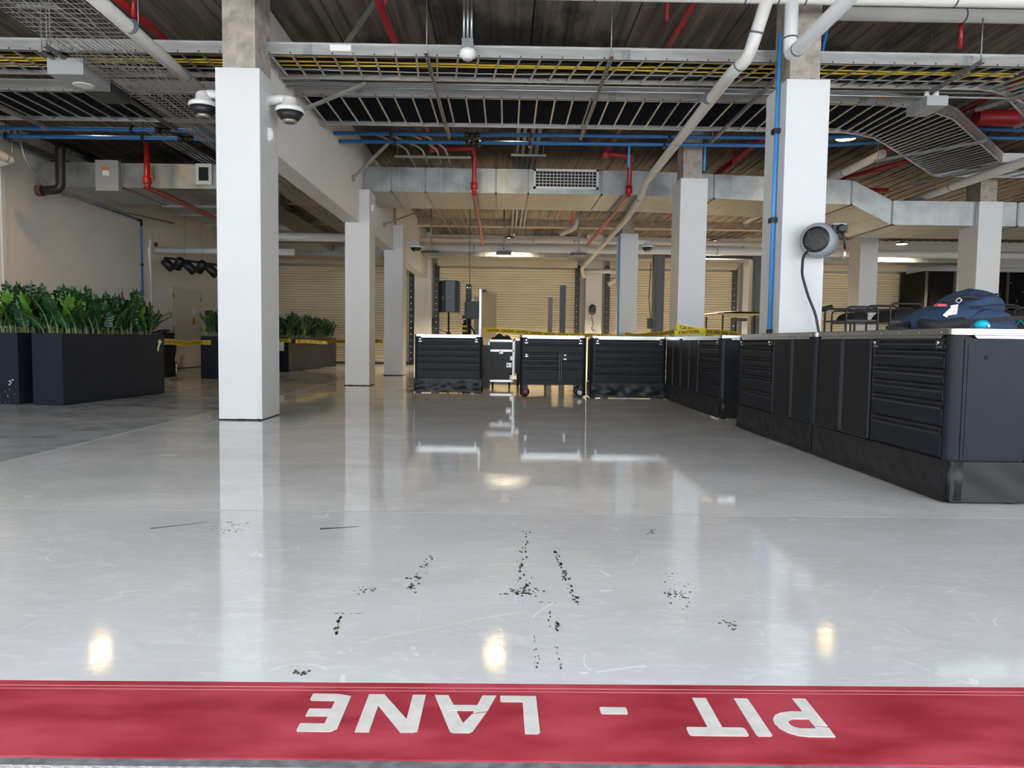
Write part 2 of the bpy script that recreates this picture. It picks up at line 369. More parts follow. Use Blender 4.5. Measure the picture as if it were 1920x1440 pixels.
col_lab = ['white boxed column nearest on the left, a camera dome on both sides',
 'second white boxed column behind the nearest left one','third and farthest white boxed column of the left row',
 'white boxed column with grey hose reel and blue air line','white boxed column with caution tape round it, right of the tool chests',
 'far beige-lit boxed column right of the roller shutter','narrow boxed column seen between hose reel and backpack','boxed column rising behind the blue backpack at the far right']
for (x,y,_),lb in zip(where_col, col_lab):
    d = .60
    t = thing('column', lb, 'column', (x+.23,y+d/2,0))
    o = part('casing', MB().box(x,x+.46,y,y+d,.012,TOPZ), K['paint'], t); bevel(o,.006)
    if x < 0: st = (x+.06, x+.29-.02 if x>-3.02 else x+.40, y+.05, y+.55)
    else: st = (x+.05, x+.37, y+.06, y+.5)
    if x < 0 and y > 10: st = (x+.0, x+.25, y+.02, y+.3)
    part('concrete_core', rough_box(st[0],st[1],st[2],st[3],TOPZ-.02,CZ-.001 if x>0 else CZ-.001), K['concrete'], t, label='rough bare concrete above the casing')
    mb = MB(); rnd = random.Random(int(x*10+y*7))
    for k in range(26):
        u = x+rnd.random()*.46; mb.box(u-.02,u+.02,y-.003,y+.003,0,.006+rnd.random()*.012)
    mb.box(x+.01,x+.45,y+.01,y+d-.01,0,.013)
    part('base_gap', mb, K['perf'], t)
# back wall pillars and roller shutters
YB = 26.0
def shutter(n, x0, x1, lab=None, zt=3.52, lift=0):
    rows = int((zt-lift-.05)/.090); mb = MB(); prof = []
    z = lift+.05
    for k in range(rows):
        prof += [(YB-.01, z), (YB-.055, z+.014), (YB-.055, z+.058), (YB-.03, z+.074)]; z += .090
    prof.append((YB-.02, z))
    vs = [(x0,y,zz) for y,zz in prof]+[(x1,y,zz) for y,zz in prof]; m_=len(prof)
    mb.add(vs, [(i,i+1,m_+i+1,m_+i) for i in range(m_-1)], False)
    s = struct('door_%d'%n, mb, K['shutter'])
    struct('bottom_bar', MB().box(x0,x1,YB-.07,YB-.01,lift,lift+.09), K['dgrey'], s)
    mb = MB().box(x0-.05,x1+.05,YB-.42,YB-.0,zt,zt+.38); struct('hood', mb, K['drum'], s)
    for xx in (x0-.17, x1):
        mb = MB(); mb.box(xx,xx+.17,YB-.12,YB+.0,0,zt+.1)
        struct('guide_rail', mb, K['black'], s)
        mb = MB(); zz=.2
        while zz < zt: mb.box(xx+.055,xx+.075,YB-.13,YB-.119,zz,zz+.02); zz += .22
        struct('rail_bolt', mb, K['chrome'], s)
    return s
shutter(1,-8.1,-3.42); shutter(2,-2.35,2.50); shutter(3,3.75,8.15); shutter(4,9.75,14.2)
struct('wall_pier_1', MB().box(-3.2,-2.6,YB-.45,YB+.15,0,CZ), K['wall'])
struct('wall_pier_2', MB().box(2.85,3.42,YB-.45,YB+.15,0,CZ), K['wall'])
struct('wall_pier_3', MB().box(8.5,9.4,YB-.2,YB+.15,0,CZ), K['wall'])
struct('wall_pier_4', MB().box(-9.15,-8.25,YB-.2,YB+.15,0,CZ), K['wall'])
struct('trim_3', MB().box(-8.995,-8.96,13.05,13.15,0,CZ-.02), K['pvcw'])
# double door in the left wall
d = struct('door_5', MB().box(-9.15,-9.11,19.95,21.05,.02,2.2), K['door'])
struct('door_leaf', MB().box(-9.15,-9.11,21.07,21.75,.02,2.2), K['door'], d)
struct('door_frame', MB().box(-9.15,-9.10,19.87,19.94,0,2.27).box(-9.15,-9.10,21.76,21.83,0,2.27).box(-9.15,-9.10,19.87,21.83,2.21,2.27), K['door'], d)
struct('door_gap', MB().box(-9.15,-9.105,19.94,21.76,.0,.02), K['perf'], d)
mb = MB()
for z in (.25,1.05,1.95):
    mb.tube([(-9.095,19.95,z),(-9.095,19.95,z+.12)],.012,8); mb.tube([(-9.095,21.75,z),(-9.095,21.75,z+.12)],.012,8)
struct('door_hinge', mb, K['dgrey'], d)
struct('door_handle', MB().tube([(-9.11,20.97,1.0),(-9.05,20.97,1.0),(-9.05,20.8,1.0)],.014,8).lathe([(.03,0),(.03,.02)],(-9.11,20.97,1.0),(1,0,0)), K['chrome'], d)
# ---------------------------------------------------------------- lettering in the red stripe
def letters():
    yf, yn, g = 1.730, 1.558, -.008
    def q(polys, x):
        mb = MB()
        for i,p in enumerate(polys): mb.prism([(a, b+g*a) for a,b in p], 2, .0004, .0014+.00012*i)
        return mb
    def ch(name, polys, lb):
        solo(name, q(polys,0), K['letter'], lb, 'painted letter')
    t=.034
    N_='painted_letter'
    ch(N_,[[(-.40,yf),(-.366,yf-.01),(-.366,yn+.012),(-.378,yn),(-.40,yn)],[(-.462,yf),(-.40,yf),(-.40,yf-t),(-.457,yf-t),(-.462,yf-t+.006)],[(-.452,yn+.1),(-.40,yn+.1),(-.40,yn+.1-t),(-.452,yn+.1-t)],[(-.455,yn+t),(-.40,yn+t),(-.40,yn),(-.452,yn),(-.455,yn+.006)]],'white E painted in the red stripe, end of LANE')
    ch(N_,[[(-.184,yf),(-.184,yn+.012),(-.194,yn),(-.216,yn),(-.216,yf)],[(-.324,yf),(-.324,yn),(-.292,yn),(-.292,yf)],[(-.324,yf),(-.286,yf),(-.184,yn+.005),(-.196,yn),(-.222,yn)]],'white N painted in the red stripe, between A and E')
    ch(N_,[[(-.162,yf),(-.128,yf),(-.071,yn+.0),(-.104,yn),(-.112,yn+.006)],[(-.010,yf),(-.044,yf),(-.064,yn+.088),(-.030,yn+.098)],[(-.032,yn+.092),(-.066,yn+.082),(-.104,yn),(-.069,yn),(-.061,yn+.008)],[(-.134,yf-.048),(-.04,yf-.048),(-.048,yf-.074),(-.12,yf-.074)]],'white A painted in the red stripe, small stencil nick in its leg')
    ch(N_,[[(.088,yf-.0),(.090,yn+.006),(.084,yn),(.056,yn),(.054,yf)],[(0,yf),(.056,yf),(.056,yf-.030),(.004,yf-.030),(0,yf-.026)]],'white L painted in the red stripe, beginning of LANE')
    ch('painted_dash',[[(.238,1.676),(.241,1.680),(.299,1.680),(.302,1.676),(.302,1.652),(.299,1.648),(.241,1.648),(.238,1.652)]],'white painted dash between the two words in the red stripe')
    ch(N_,[[(.474,yf),(.508,yf),(.508,yn+.02),(.474,yn+.02)],[(.424,yn+.03),(.428,yn+.036),(.553,yn+.036),(.558,yn+.03),(.558,yn+.005),(.553,yn),(.428,yn),(.424,yn+.005)]],'white T painted in the red stripe, end of PIT')
    ch(N_,[[(.577,yf),(.609,yf),(.611,yf-.006),(.611,yn+.006),(.606,yn),(.578,yn),(.575,yn+.006)]],'white I painted in the red stripe, middle of PIT')
    arc=[]; cx,cy=.69,yn+.055
    for i in range(9):
        a = PI/2+PI*i/8; arc.append((cx+.056*math.cos(a), cy+.055*math.sin(a)))
    arc2=[(cx+.022*math.cos(PI/2+PI*i/8), cy+.021*math.sin(PI/2+PI*i/8)) for i in range(9)][::-1]
    ring=[]
    for i in range(8): ring.append([arc[i],arc[i+1],arc2[7-i],arc2[8-i]])
    ch(N_, ring+[[(cx,cy+.055),(.722,cy+.055),(.722,cy+.021),(cx,cy+.021)],[(cx,cy-.021),(.722,cy-.021),(.722,cy-.055),(cx,cy-.055)],[(.722,yf),(.754,yf),(.752,yn+.045),(.722,yn+.05)],[(.722,yn+.043),(.752,yn+.037),(.75,yn),(.722,yn)]],'white P painted in the red stripe, beginning of PIT')
letters()
# chipped floor marks and scuffs
rnd = random.Random(3)
def chips(a, b, n, spread, size=.005, el=1.3):
    for k in range(int(n*1.25)):
        t = rnd.random(); x=a[0]+(b[0]-a[0])*t+rnd.gauss(0,spread); y=a[1]+(b[1]-a[1])*t+rnd.gauss(0,spread)
        s=size*rnd.uniform(.3,1.2); mbc.prism([(x+s*rnd.uniform(.6,1.1)*math.cos(q), y+s*el*rnd.uniform(.6,1.1)*math.sin(q)) for q in [i*PI/3 for i in range(6)]],2,.0004,.0010)
mbc = MB()
chips((.117,3.389),(.08,2.9),14,.012,.005,3); chips((.08,2.9),(.085,2.5),16,.015,.006,3); chips((.03,2.45),(.11,2.5),34,.022,.007)
chips((.22,2.956),(.257,2.35),44,.008,.006,2.2); chips((-.286,2.903),(-.32,2.46),26,.010,.007); chips((-.34,2.6),(-.29,2.64),8,.012,.008)
chips((.646,2.723),(.607,2.36),14,.03,.005); chips((.60,2.48),(.62,2.42),22,.022,.006); chips((-.507,2.239),(-.49,2.094),12,.003,.005,3); chips((-.53,2.26),(-.44,2.262),10,.003,.004,.7)
chips((.179,2.21),(.17,2.14),9,.005,.005,2.5); chips((.689,3.312),(.69,3.24),9,.015,.006); chips((.709,2.221),(.72,2.16),14,.012,.006); chips((-.5,2.474),(-.46,2.48),12,.02,.006)
chips((-1.3,3.35),(-1.2,3.25),18,.05,.006); chips((.10,2.1),(.10,1.86),12,.006,.003,2); chips((.15,2.3),(.165,1.86),12,.003,.003,3); chips((-.54,1.84),(-.50,1.85),10,.008,.005); chips((.0,2.38),(.18,2.37),10,.004,.003,.6)
chips((-3,9),(4,4),0,1)
solo('floor_chips', mbc, K['chip'], 'dark chipped paint marks strewn over the pale floor', 'chips', kind='stuff')
def scuff(a,b,w0,lb,m):
    mb=MB(); a=Vector((*a,0)); b=Vector((*b,0)); d=(b-a).normalized(); n_=Vector((-d.y,d.x,0)); 
    mb.prism([tuple((a+n_*w0)[:2]),tuple((a-n_*w0)[:2]),tuple((b-n_*w0*.2)[:2]),tuple((b+n_*w0*.2)[:2])],2,.0004,.001)
    solo('skid_mark', mb, m, lb, 'skid mark')
scuff((-1.61,3.266),(-1.40,3.385),.009,'thin black skid mark left of the nearest column reflection',K['chip'])
scuff((-.841,3.285),(-.67,3.335),.014,'thicker black skid mark right of the nearest column reflection',K['chip'])
mb=MB(); P=[(-.415,2.038),(-.25,2.13),(-.08,2.22),(.087,2.297)]
for (a,b),(c,d) in zip(P[:-1],P[1:]): mb.prism([(a,b-.0015),(c,d-.0015),(c,d+.0015),(a,b+.0015)],2,.0004,.0008)
solo('scratch',mb,K['letter'],'long pale curved scratch in the floor between the chips','scratch')
struct('trim_9', MB().box(-1.6,20,1.768,1.771,.0,.0007).box(-1.6,20,1.752,1.7535,.0,.0007), mat('worn_pink_line',(.55,.20,.24),.6))
# faint joint lines in the coating
mb = MB().box(-3.47,-3.43,1.8,26,.0,.0012); mb.box(-3.02,-2.99,1.8,7.6,.0,.001)
struct('trim_4', mb, mat('pale_coating_line', (.60,.60,.60), .2))
struct('trim_5', MB().box(-3.43,20,3.625,3.635,0,.0008), mat('coating_seam', (.40,.40,.41), .3))

# ---------------------------------------------------------------- overhead: ladder trays
def ladder(label, fr, rr, zb, h, nr, name='ladder_tray', hang=()):
    """fr, rr: plan polylines of the front and rear rail"""
    cx=(fr[0][0]+fr[-1][0])/2; cy=(fr[0][1]+rr[0][1])/2
    t = thing(name, label, 'cable tray', (cx,cy,zb))
    for pl, sg in ((fr,1),(rr,-1)):
        mb = MB()
        for a,b in zip(pl[:-1],pl[1:]):
            d = Vector((b[0]-a[0], b[1]-a[1],0)).normalized(); e=.004
            A=Vector((*a,0))-d*e; B=Vector((*b,0))+d*e; n_=Vector((-d.y,d.x,0))*sg
            up_=Vector((0,0,1))
            mb.beam(A+up_*(zb+h/2), B+up_*(zb+h/2), .006, h)
            mb.beam(A+n_*.014+up_*(zb+.003), B+n_*.014+up_*(zb+.003), .034, .006)
            mb.beam(A-n_*.010+up_*(zb+h-.003), B-n_*.010+up_*(zb+h-.003), .026, .006)
        part('side_rail', mb, K['steel'], t)
    def at(pl, s):
        L=[math.dist(a,b) for a,b in zip(pl[:-1],pl[1:])]; s*=sum(L)
        for (a,b),l in zip(zip(pl[:-1],pl[1:]),L):
            if s<=l: return (a[0]+(b[0]-a[0])*s/l, a[1]+(b[1]-a[1])*s/l)
            s-=l
        return pl[-1]
    for k in range(nr):
        s=(k+.5)/nr; a=at(fr,s); b=at(rr,s); mb=MB()
        mb.beam((*a,zb+.022),(*b,zb+.022),.022,.018)
        d=(Vector((*b,0))-Vector((*a,0))).normalized()
        mb.cur=1; A=Vector((*a,zb+.022)); mb.tube([A-d*.006,A],.009,8); mb.cur=0
        part('rung', mb, [K['steel'],K['perf']], t)
    return t
def plate(x, y, z, t, s=.1):
    mb=MB().box(x-s/2,x+s/2,y-.008,y-.003,z,z+.11); mb.cur=1
    for i in (-1,1):
        for j in (.02,.055,.09): mb.lathe([(.007,0),(.004,.006)],(x+i*.025,y-.008,z+j),(0,-1,0),8)
    part('splice_plate', mb, [K['galv'],K['chrome']], t)
t1l = ladder('wide ladder tray holding yellow and blue cables, left of the nearest column', [(-9,8.12),(-3.04,8.12)],[(-9,8.86),(-3.04,8.86)],3.98,.13,26)
t1r = ladder('upper ladder tray holding yellow and blue cables, right of the painted beam', [(-2.73,8.12),(6.0,8.12)],[(-2.73,8.86),(5.7,8.86)],3.98,.13,38)
t1b = ladder('bent end of the upper cable tray turning away at the right edge', [(6.0,8.12),(6.35,8.22),(6.65,8.40),(8.8,10.5)],[(5.7,8.86),(5.95,8.93),(6.15,9.05),(8.3,11.15)],3.98,.13,22)
t2l = ladder('rear ladder tray with black cables, left of the nearest column', [(-9,9.47),(-3.04,9.47)],[(-9,10.73),(-3.04,10.73)],3.99,.15,26)
t2r = ladder('rear ladder tray with black cables, right of the painted beam', [(-2.73,9.47),(4.89,9.47)],[(-2.73,10.73),(4.9,10.73)],3.99,.15,33)
t2b = ladder('curved ladder tray section sweeping back beside the right columns', [(4.89,9.47),(5.3,9.55),(5.7,9.72),(6.15,10.02),(8.35,12.25)],[(4.9,10.73),(5.2,10.82),(5.5,10.98),(5.8,11.25),(7.85,13.35)],3.99,.15,26)
t2c = ladder('far stretch of ladder tray going right above the hose reel pipe', [(8.35,12.25),(13,12.25)],[(7.85,13.35),(13,13.35)],3.99,.15,16)
plate(-2.2,8.12,3.985,t1r); plate(1.3,8.12,3.985,t1r); plate(5.1,8.12,3.985,t1r); plate(-1.9,9.47,4.0,t2r); plate(1.35,9.47,4.0,t2r); plate(4.6,9.47,4.0,t2r); plate(-7.0,9.47,4.0,t2l)
mb=MB().box(-1.95,-1.72,8.11,8.116,4.03,4.095); part('label_sticker', mb, K['paper'], t1r)
# cables lying in the front tray
def wig(x0,x1,y,z,r,amp=.02,n=26,seed=0):
    rn=random.Random(seed); P=[]; ph=rn.random()*9
    for i in range(n+1):
        x=x0+(x1-x0)*i/n; P.append((x, min(8.80,max(8.17,y+amp*math.sin(x*1.3+ph)+rn.uniform(-.006,.006))), z+rn.uniform(-.002,.002)))
    return P
kinds=[('yellow_cable',K['cabyel'],.011,'yellow','yellow cable'),('blue_cable',K['cabblue'],.012,'blue','blue cable'),('white_cable',K['cabwhite'],.007,'white','white cable'),('black_cable',K['cabblk'],.013,'black','black cable')]
seq=[3,0,2,3,0,3,3,0,1,0,3,2,0,3,1,3,0,3,2,3,0,3]
for side,(x0,x1) in (('left',(-8.9,-3.1)),('right',(-2.65,5.9))):
    for i,kk in enumerate(seq):
        nm,m_,r_,cl,ct=kinds[kk]; y=8.19+i*.029
        solo(nm, MB().tube(wig(x0,x1,y,4.035+(i%3)*.012,r_,seed=i+len(side)),r_,6), m_, 'thin %s cable lying in the front tray, %s of the painted beam'%(cl,side), 'cable', group='%s cables in the front tray %s of the beam'%(cl,side))
mb=MB(); rn=random.Random(5)
for (x0,x1) in ((-8.9,-3.1),(-2.65,4.8)):
    for i in range(48):
        y=9.53+i*.0245; mb.tube([(x0+(x1-x0)*k/10, y+rn.uniform(-.004,.004), 4.055+rn.uniform(-.006,.006)) for k in range(11)],.0145,5)
for i in range(62):
    a=.02+i*.0157; P=[]
    fr=[(4.9,9.47),(5.3,9.55),(5.7,9.72),(6.15,10.02),(8.35,12.25)]; rr=[(4.9,10.73),(5.2,10.82),(5.5,10.98),(5.8,11.25),(7.85,13.35)]
    for p,q in zip(fr,rr): P.append((p[0]+(q[0]-p[0])*a,p[1]+(q[1]-p[1])*a,4.055+rn.uniform(-.006,.006)))
    mb.tube(P,.017,5)
solo('black_cable_bundle', mb, K['cabblk'], 'dense mass of black cables filling the rear ladder tray', 'cables', kind='stuff')

# struts and hanger rods under the trays
def strut(x, y0, y1, z, lb, rods=(), x1=None):
    x1 = x if x1 is None else x1
    t=thing('strut_hanger', lb, 'hanger', (x,y0,z))
    mb=MB().beam((x,y0,z-.022),(x1,y1,z-.022),.04,.04); part('channel', mb, K['strut'], t)
    ch=t.children[0]; ch.data.materials[0]=K['slot']; uv=ch.data.uv_layers.new(name='u'); d_=Vector((x1-x,y1-y0)).normalized(); n_=Vector((-d_.y,d_.x))
    for pl in ch.data.polygons:
        for li in pl.loop_indices:
            c=ch.data.vertices[ch.data.loops[li].vertex_index].co; uv.data[li].uv=(c.xy.dot(n_),c.xy.dot(d_)) if abs(pl.normal.z)>.5 else (1,0)
    if y0==y1:
        for rx in (x+.05,x1-.05): part('threaded_rod', MB().tube([(rx,y0,z-.03),(rx,y0,CZ)],.007,6), K['strut'], t)
        return t
    for ry in rods:
        rx=x+(x1-x)*(ry-y0)/(y1-y0); part('threaded_rod', MB().tube([(rx,ry,z-.07),(rx,ry,CZ-.0)],.007,6), K['strut'], t)
strut(-.88,7.9,11.15,3.98,'perforated strut under the trays, left of the smoke detector',(8.0,11.1))
strut(1.12,7.9,11.1,3.98,'perforated strut under the trays, above the ceiling grille',(8.0,11.05))
strut(3.12,8.0,11.2,3.98,'perforated strut under the trays, behind the nearest right column',(9.1,11.1))
strut(-4.93,7.9,11.0,3.98,'perforated strut beside the grey speaker box on the left',(7.95,10.9))
strut(-6.85,7.9,11.0,3.98,'perforated strut at the far left edge under the trays',(7.95,10.9))
strut(5.13,7.9,8.95,3.98,'short perforated strut above the right grey enclosure',(7.95,8.9))
strut(6.15,12.2,10.9,3.985,'first strut across the curved tray',(12.15,),7.2)
strut(7.7,13.9,12.1,3.985,'last strut across the curved tray near the pale pipe',(13.8,),8.6)
strut(6.1,9.5,8.05,3.975,'strut crossing the bend of the upper tray at right edge',(8.1,),6.6)
strut(7.1,10.2,9.0,3.975,'strut under the far end of the upper tray at right edge',(10.1,),7.3)

# thin conduits between the trays
solo('conduit', MB().tube([(-2.72,9.0,4.0),(6.2,9.0,4.0)],.014,8), K['galv'],'upper thin conduit between the two trays','conduit')
solo('conduit', MB().tube([(-2.72,9.08,3.97),(6.3,9.08,3.97),(6.9,9.5,3.97)],.014,8), K['galv'],'lower thin conduit between the two trays','conduit')

# wire mesh basket on the left
def basket():
    t=thing('wire_basket_tray','wire mesh basket tray running back on the left','cable tray',(-4.2,12,3.85))
    X0,X1,Y0,Y1,zb=-4.66,-3.80,5.2,21.0,3.86; mb=MB()
    n=18
    for i in range(n+1): x=X0+(X1-X0)*i/n; mb.tube([(x,Y0,zb),(x,Y1,zb)],.0035,4)
    for x in (X0,X1):
        for j in (1,2): mb.tube([(x,Y0,zb+.055*j),(x,Y1,zb+.055*j)],.0035,4)
    part('long_wires', mb, K['steel'], t)
    mb=MB(); y=Y0
    while y<Y1: mb.tube([(X0,y,zb+.11),(X0,y,zb-.004),(X1,y,zb-.004),(X1,y,zb+.11)],.0035,4,caps=False); y+=.1
    part('cross_wires', mb, K['steel'], t)
    mb=MB()
    for y in (5.6,7.6,9.2,12,15,18): mb.tube([(X1+.02,y,zb-.02),(X1+.02,y,CZ)],.006,6); mb.tube([(X0-.02,y,zb-.02),(X0-.02,y,CZ)],.006,6)
    part('threaded_rod', mb, K['strut'], t)
    rn=random.Random(2)
    for k in range(5):
        P=[(X0+.2+.12*k+rn.uniform(-.05,.05), Y0+.2+i*.5, zb+.02+.01*(k%2)) for i in range(26)]
        solo('loose_cable', MB().tube(P,.006,5), K['cabwhite'],'loose white cable lying in the wire mesh basket','cable',group='white cables in the mesh basket')
basket()

# ---------------------------------------------------------------- pipes
def pipe(name, pts, r, m, lb, cat='pipe', fillet=.12, joints=(), jm=None, parent=None):
    t=thing(name, lb, cat, pts[0])
    part('pipe_run', MB().tube(pts, r, 16, fillet), m, t)
    for p,d in joints:
        p=Vector(p); d=Vector(d).normalized(); part('coupling', MB().tube([p-d*.008,p+d*.008], r*1.06, 16), jm or K['seam'], t)
    return t
R=.066
pipe('white_drain_pipe',[(2.58,7.35,4.33),(2.46,7.53,3.80),(2.38,7.8,3.75),(2.49,13.0,3.75),(2.50,13.3,3.66),(2.52,13.75,3.59),(2.62,15.8,3.57),(2.62,24.9,3.4),(2.75,25.3,3.15)],R,K['pvc'],'long white pipe running back from the ceiling to the shutter pier','pipe',.1,
   [((2.50,7.44,4.02),(.1,-.2,.6)),((2.42,7.66,3.775),(-.1,.6,-.2)),((2.35,8.6,3.75),(0,1,0)),((2.44,10.4,3.75),(0,1,0)),((2.48,12.1,3.75),(0,1,0)),((2.495,12.95,3.755),(0,1,-.1)),((2.51,13.7,3.60),(0,1,-.1))])
pipe('white_drain_pipe',[(2.82,7.35,4.33),(2.82,7.35,3.75),(2.82,3.5,3.75)],R,K['pvcw'],'white pipe with elbow passing in front of the right column top','pipe',.11,
   [((2.82,7.35,3.93),(0,0,1)),((2.82,7.16,3.75),(0,1,0)),((2.82,5.9,3.75),(0,1,0))])
pipe('white_drain_pipe',[(-2.6,7.35,4.33),(10,7.35,4.33)],R,K['pvc'],'white pipe crossing along the top edge of the view','pipe',.1,[((x,7.35,4.33),(1,0,0)) for x in (.85,2.35,2.68,2.95,4.45,6.2)])
pipe('white_drain_pipe',[(3.5,8.0,4.47),(11,8.0,4.47)],.07,K['pvc'],'second white pipe behind the top one, right of the column','pipe',.1,[((x,8.0,4.47),(1,0,0)) for x in (4.95,7.0)])
pipe('white_drain_pipe',[(-3.47,4.5,3.75),(-3.60,9.4,3.75)],R,K['pvc'],'white pipe slanting down from the top left to the nearest column','pipe',.1,[((-3.50,6.9,3.75),(0,1,0)),((-3.55,8.15,3.75),(0,1,0))])
pipe('white_drain_pipe',[(8.1,6.5,3.78),(8.1,18,3.78)],.075,K['pvc'],'pale pipe crossing in front of the right column with the backpack below','pipe',.1,[((8.1,y,3.78),(0,1,0)) for y in (11.1,13.2)])
pipe('white_drain_pipe',[(6.6,12.8,4.25),(6.6,20,4.25)],.075,K['pvc'],'pale pipe behind the curved tray','pipe',.1,[((6.6,14.2,4.25),(0,1,0))])
pipe('white_drain_pipe',[(-8.3,11.0,3.9),(-8.3,12.35,3.80),(-8.9,12.5,3.72)],.07,K['pvc'],'pale pipe at the left edge ending in an elbow by the wall','pipe',.06,[((-8.3,11.2,3.87),(0,1,0)),((-8.3,12.2,3.81),(0,1,0))])
pipe('white_main_pipe',[(-2.5,20.6,3.50),(15.9,20.6,3.50)],.105,K['pvcw'],'thick white pipe across the back above the roller shutters','pipe',.1,[((x,20.6,3.5),(1,0,0)) for x in (-.9,3.6,6.0)])
pipe('white_main_pipe',[(-2.5,21.3,3.83),(10,21.3,3.83)],.07,K['pvc'],'thinner white pipe above the thick one at the back','pipe',.1,[((x,21.3,3.83),(1,0,0)) for x in (.8,2.0,3.0)])
pipe('white_main_pipe',[(-6.7,19.0,3.0),(-6.55,19.0,3.52),(-3.1,19.0,3.52)],.11,K['pvcw'],'thick white pipe bending down beside the left column','pipe',.22)
pipe('white_main_pipe',[(-8.9,18.6,3.08),(-5.4,18.6,3.08)],.085,K['pvcw'],'short white pipe above the black stage lights','pipe',.1)
pipe('white_main_pipe',[(1.9,19.5,4.5),(1.9,19.5,3.95),(1.5,19.9,3.83)],.07,K['pvc'],'bent white pipe dropping behind the duct','pipe',.2)
pipe('white_main_pipe',[(2.62,25.2,3.35),(3.9,25.2,3.35),(3.9,25.2,3.1),(3.6,25.3,2.9)],.08,K['pvc'],'white pipe offset on top of the rear pier','pipe',.08)
mb=MB()
for k,x in enumerate((-2.1,-.05,2.05)):
    t=thing('pipe_support','grey pipe support %s'%('clamp beside the third left column','clamp above the middle of the big shutter','clamp above the right end of the big shutter')[k],'clamp',(x,20.6,3.38))
    part('bracket', MB().box(x-.22,x+.22,20.45,20.75,3.33,3.39), K['dgrey'], t); part('rod', MB().tube([(x,20.45,3.39),(x,20.45,CZ)],.02,8), K['galv'], t)
# blue compressed-air lines
def blue(y,z,x0,x1,lb,cps):
    t=thing('blue_air_pipe',lb,'air pipe',(x0,y,z)); part('pipe_run',MB().tube([(x0,y,z),(x1,y,z)] if x1<0 else [(x0,y,z),(5,y,z+.04),(7.4,y,z+.22),(x1,y,z+.22)],.032,12),K['blue'],t)
    for x in cps:
        part('coupling',MB().tube([(x-.12,y,z),(x-.05,y,z)],.052,12).tube([(x+.05,y,z),(x+.12,y,z)],.052,12).tube([(x-.05,y,z),(x+.05,y,z)],.04,12),K['black'],t)
    for k in range(int((x1-x0)/2.2)): xx=x0+.9+k*2.2; zc=z+(0 if xx<0 else .005*xx if xx<5 else .04+.075*(min(xx,7.4)-5)); part('pipe_clip',MB().box(xx-.02,xx+.02,y-.05,y+.05,zc-.05,zc+.05).tube([(xx,y,zc),(xx,y,CZ)],.006,6),K['black'],t)
blue(11.6,4.12,-9,-3.04,'rear blue air pipe left of the painted beam',(-5.4,)); blue(11.95,4.09,-9,-3.04,'lower blue air pipe left of the painted beam',(-5.2,))
blue(11.6,4.12,-2.73,13,'rear blue air pipe right of the painted beam',(-.55,)); blue(11.95,4.09,-2.73,13,'lower blue air pipe right of the painted beam',(-.55,))
# drops
t=thing('blue_air_drop','light blue air line down the side of the hose reel column','air pipe',(2.915,8.0,1.0))
part('pipe_run',MB().tube([(2.915,7.9,4.2),(2.905,7.9,.99)],.022,12),K['bluel'],t)
for z in (3.15,2.2): part('wall_clip',MB().box(2.87,2.94,7.85,7.95,z,z+.05),K['black'],t)
part('hose_end',MB().tube([(2.905,7.9,1.04),(2.905,7.9,.985)],.032,10),K['black'],t)
solo('blue_air_drop',MB().tube([(3.5,8.0,4.5),(3.46,8.35,3.6),(3.46,8.35,1)],.018,8),K['blue'],'dark blue hose behind the hose reel column top','air pipe')
t=thing('blue_wall_line','blue air line stepping down along the left wall','air pipe',(-8.96,15,3.7))
part('pipe_run',MB().tube([(-8.96,11.3,4.48),(-8.96,14.75,4.3),(-8.96,14.85,3.77),(-8.96,18.0,3.72),(-8.96,18.0,1.4)],.022,10,.05),K['blue'],t)
part('elbow',MB().tube([(-8.96,14.8,3.85),(-8.96,14.86,3.75),(-8.96,15.1,3.76)],.034,8).tube([(-8.96,17.85,3.72),(-8.96,18.0,3.72),(-8.96,18.0,3.6)],.034,8).tube([(-8.96,18,2.68),(-8.96,18,2.62)],.034,8),K['black'],t)
solo('blue_air_drop',MB().tube([(3.25,11.98,4.1),(3.25,12.0,3.72)],.02,8),K['bluel'],'short blue drop beside the second right column core','air pipe')
solo('blue_air_drop',MB().tube([(2.0,11.96,4.12),(2.0,11.96,3.75)],.02,8),K['bluel'],'short blue drop left of the second right column core','air pipe')
solo('blue_air_drop',MB().tube([(2.91,18.55,3.7),(2.91,18.55,.98)],.02,8),K['bluel'],'thin blue line down the far column beside the big shutter','air pipe')
# white conduits on left wall
solo('wall_conduit',MB().tube([(-8.97,18.45,3.9),(-8.97,18.45,1.2)],.016,8),K['pvcw'],'white conduit beside the red alarm sounder on left wall','conduit')
t=thing('alarm_callpoint','white and red alarm call point on the left wall','alarm',(-8.95,18.55,3.15)); part('housing',MB().box(-8.99,-8.93,18.42,18.6,3.15,3.32),K['white'],t); part('red_lens',MB().lathe([(.06,0),(.05,.05),(.02,.07)],(-8.93,18.62,3.23),(1,-.3,0),14),K['red'],t)

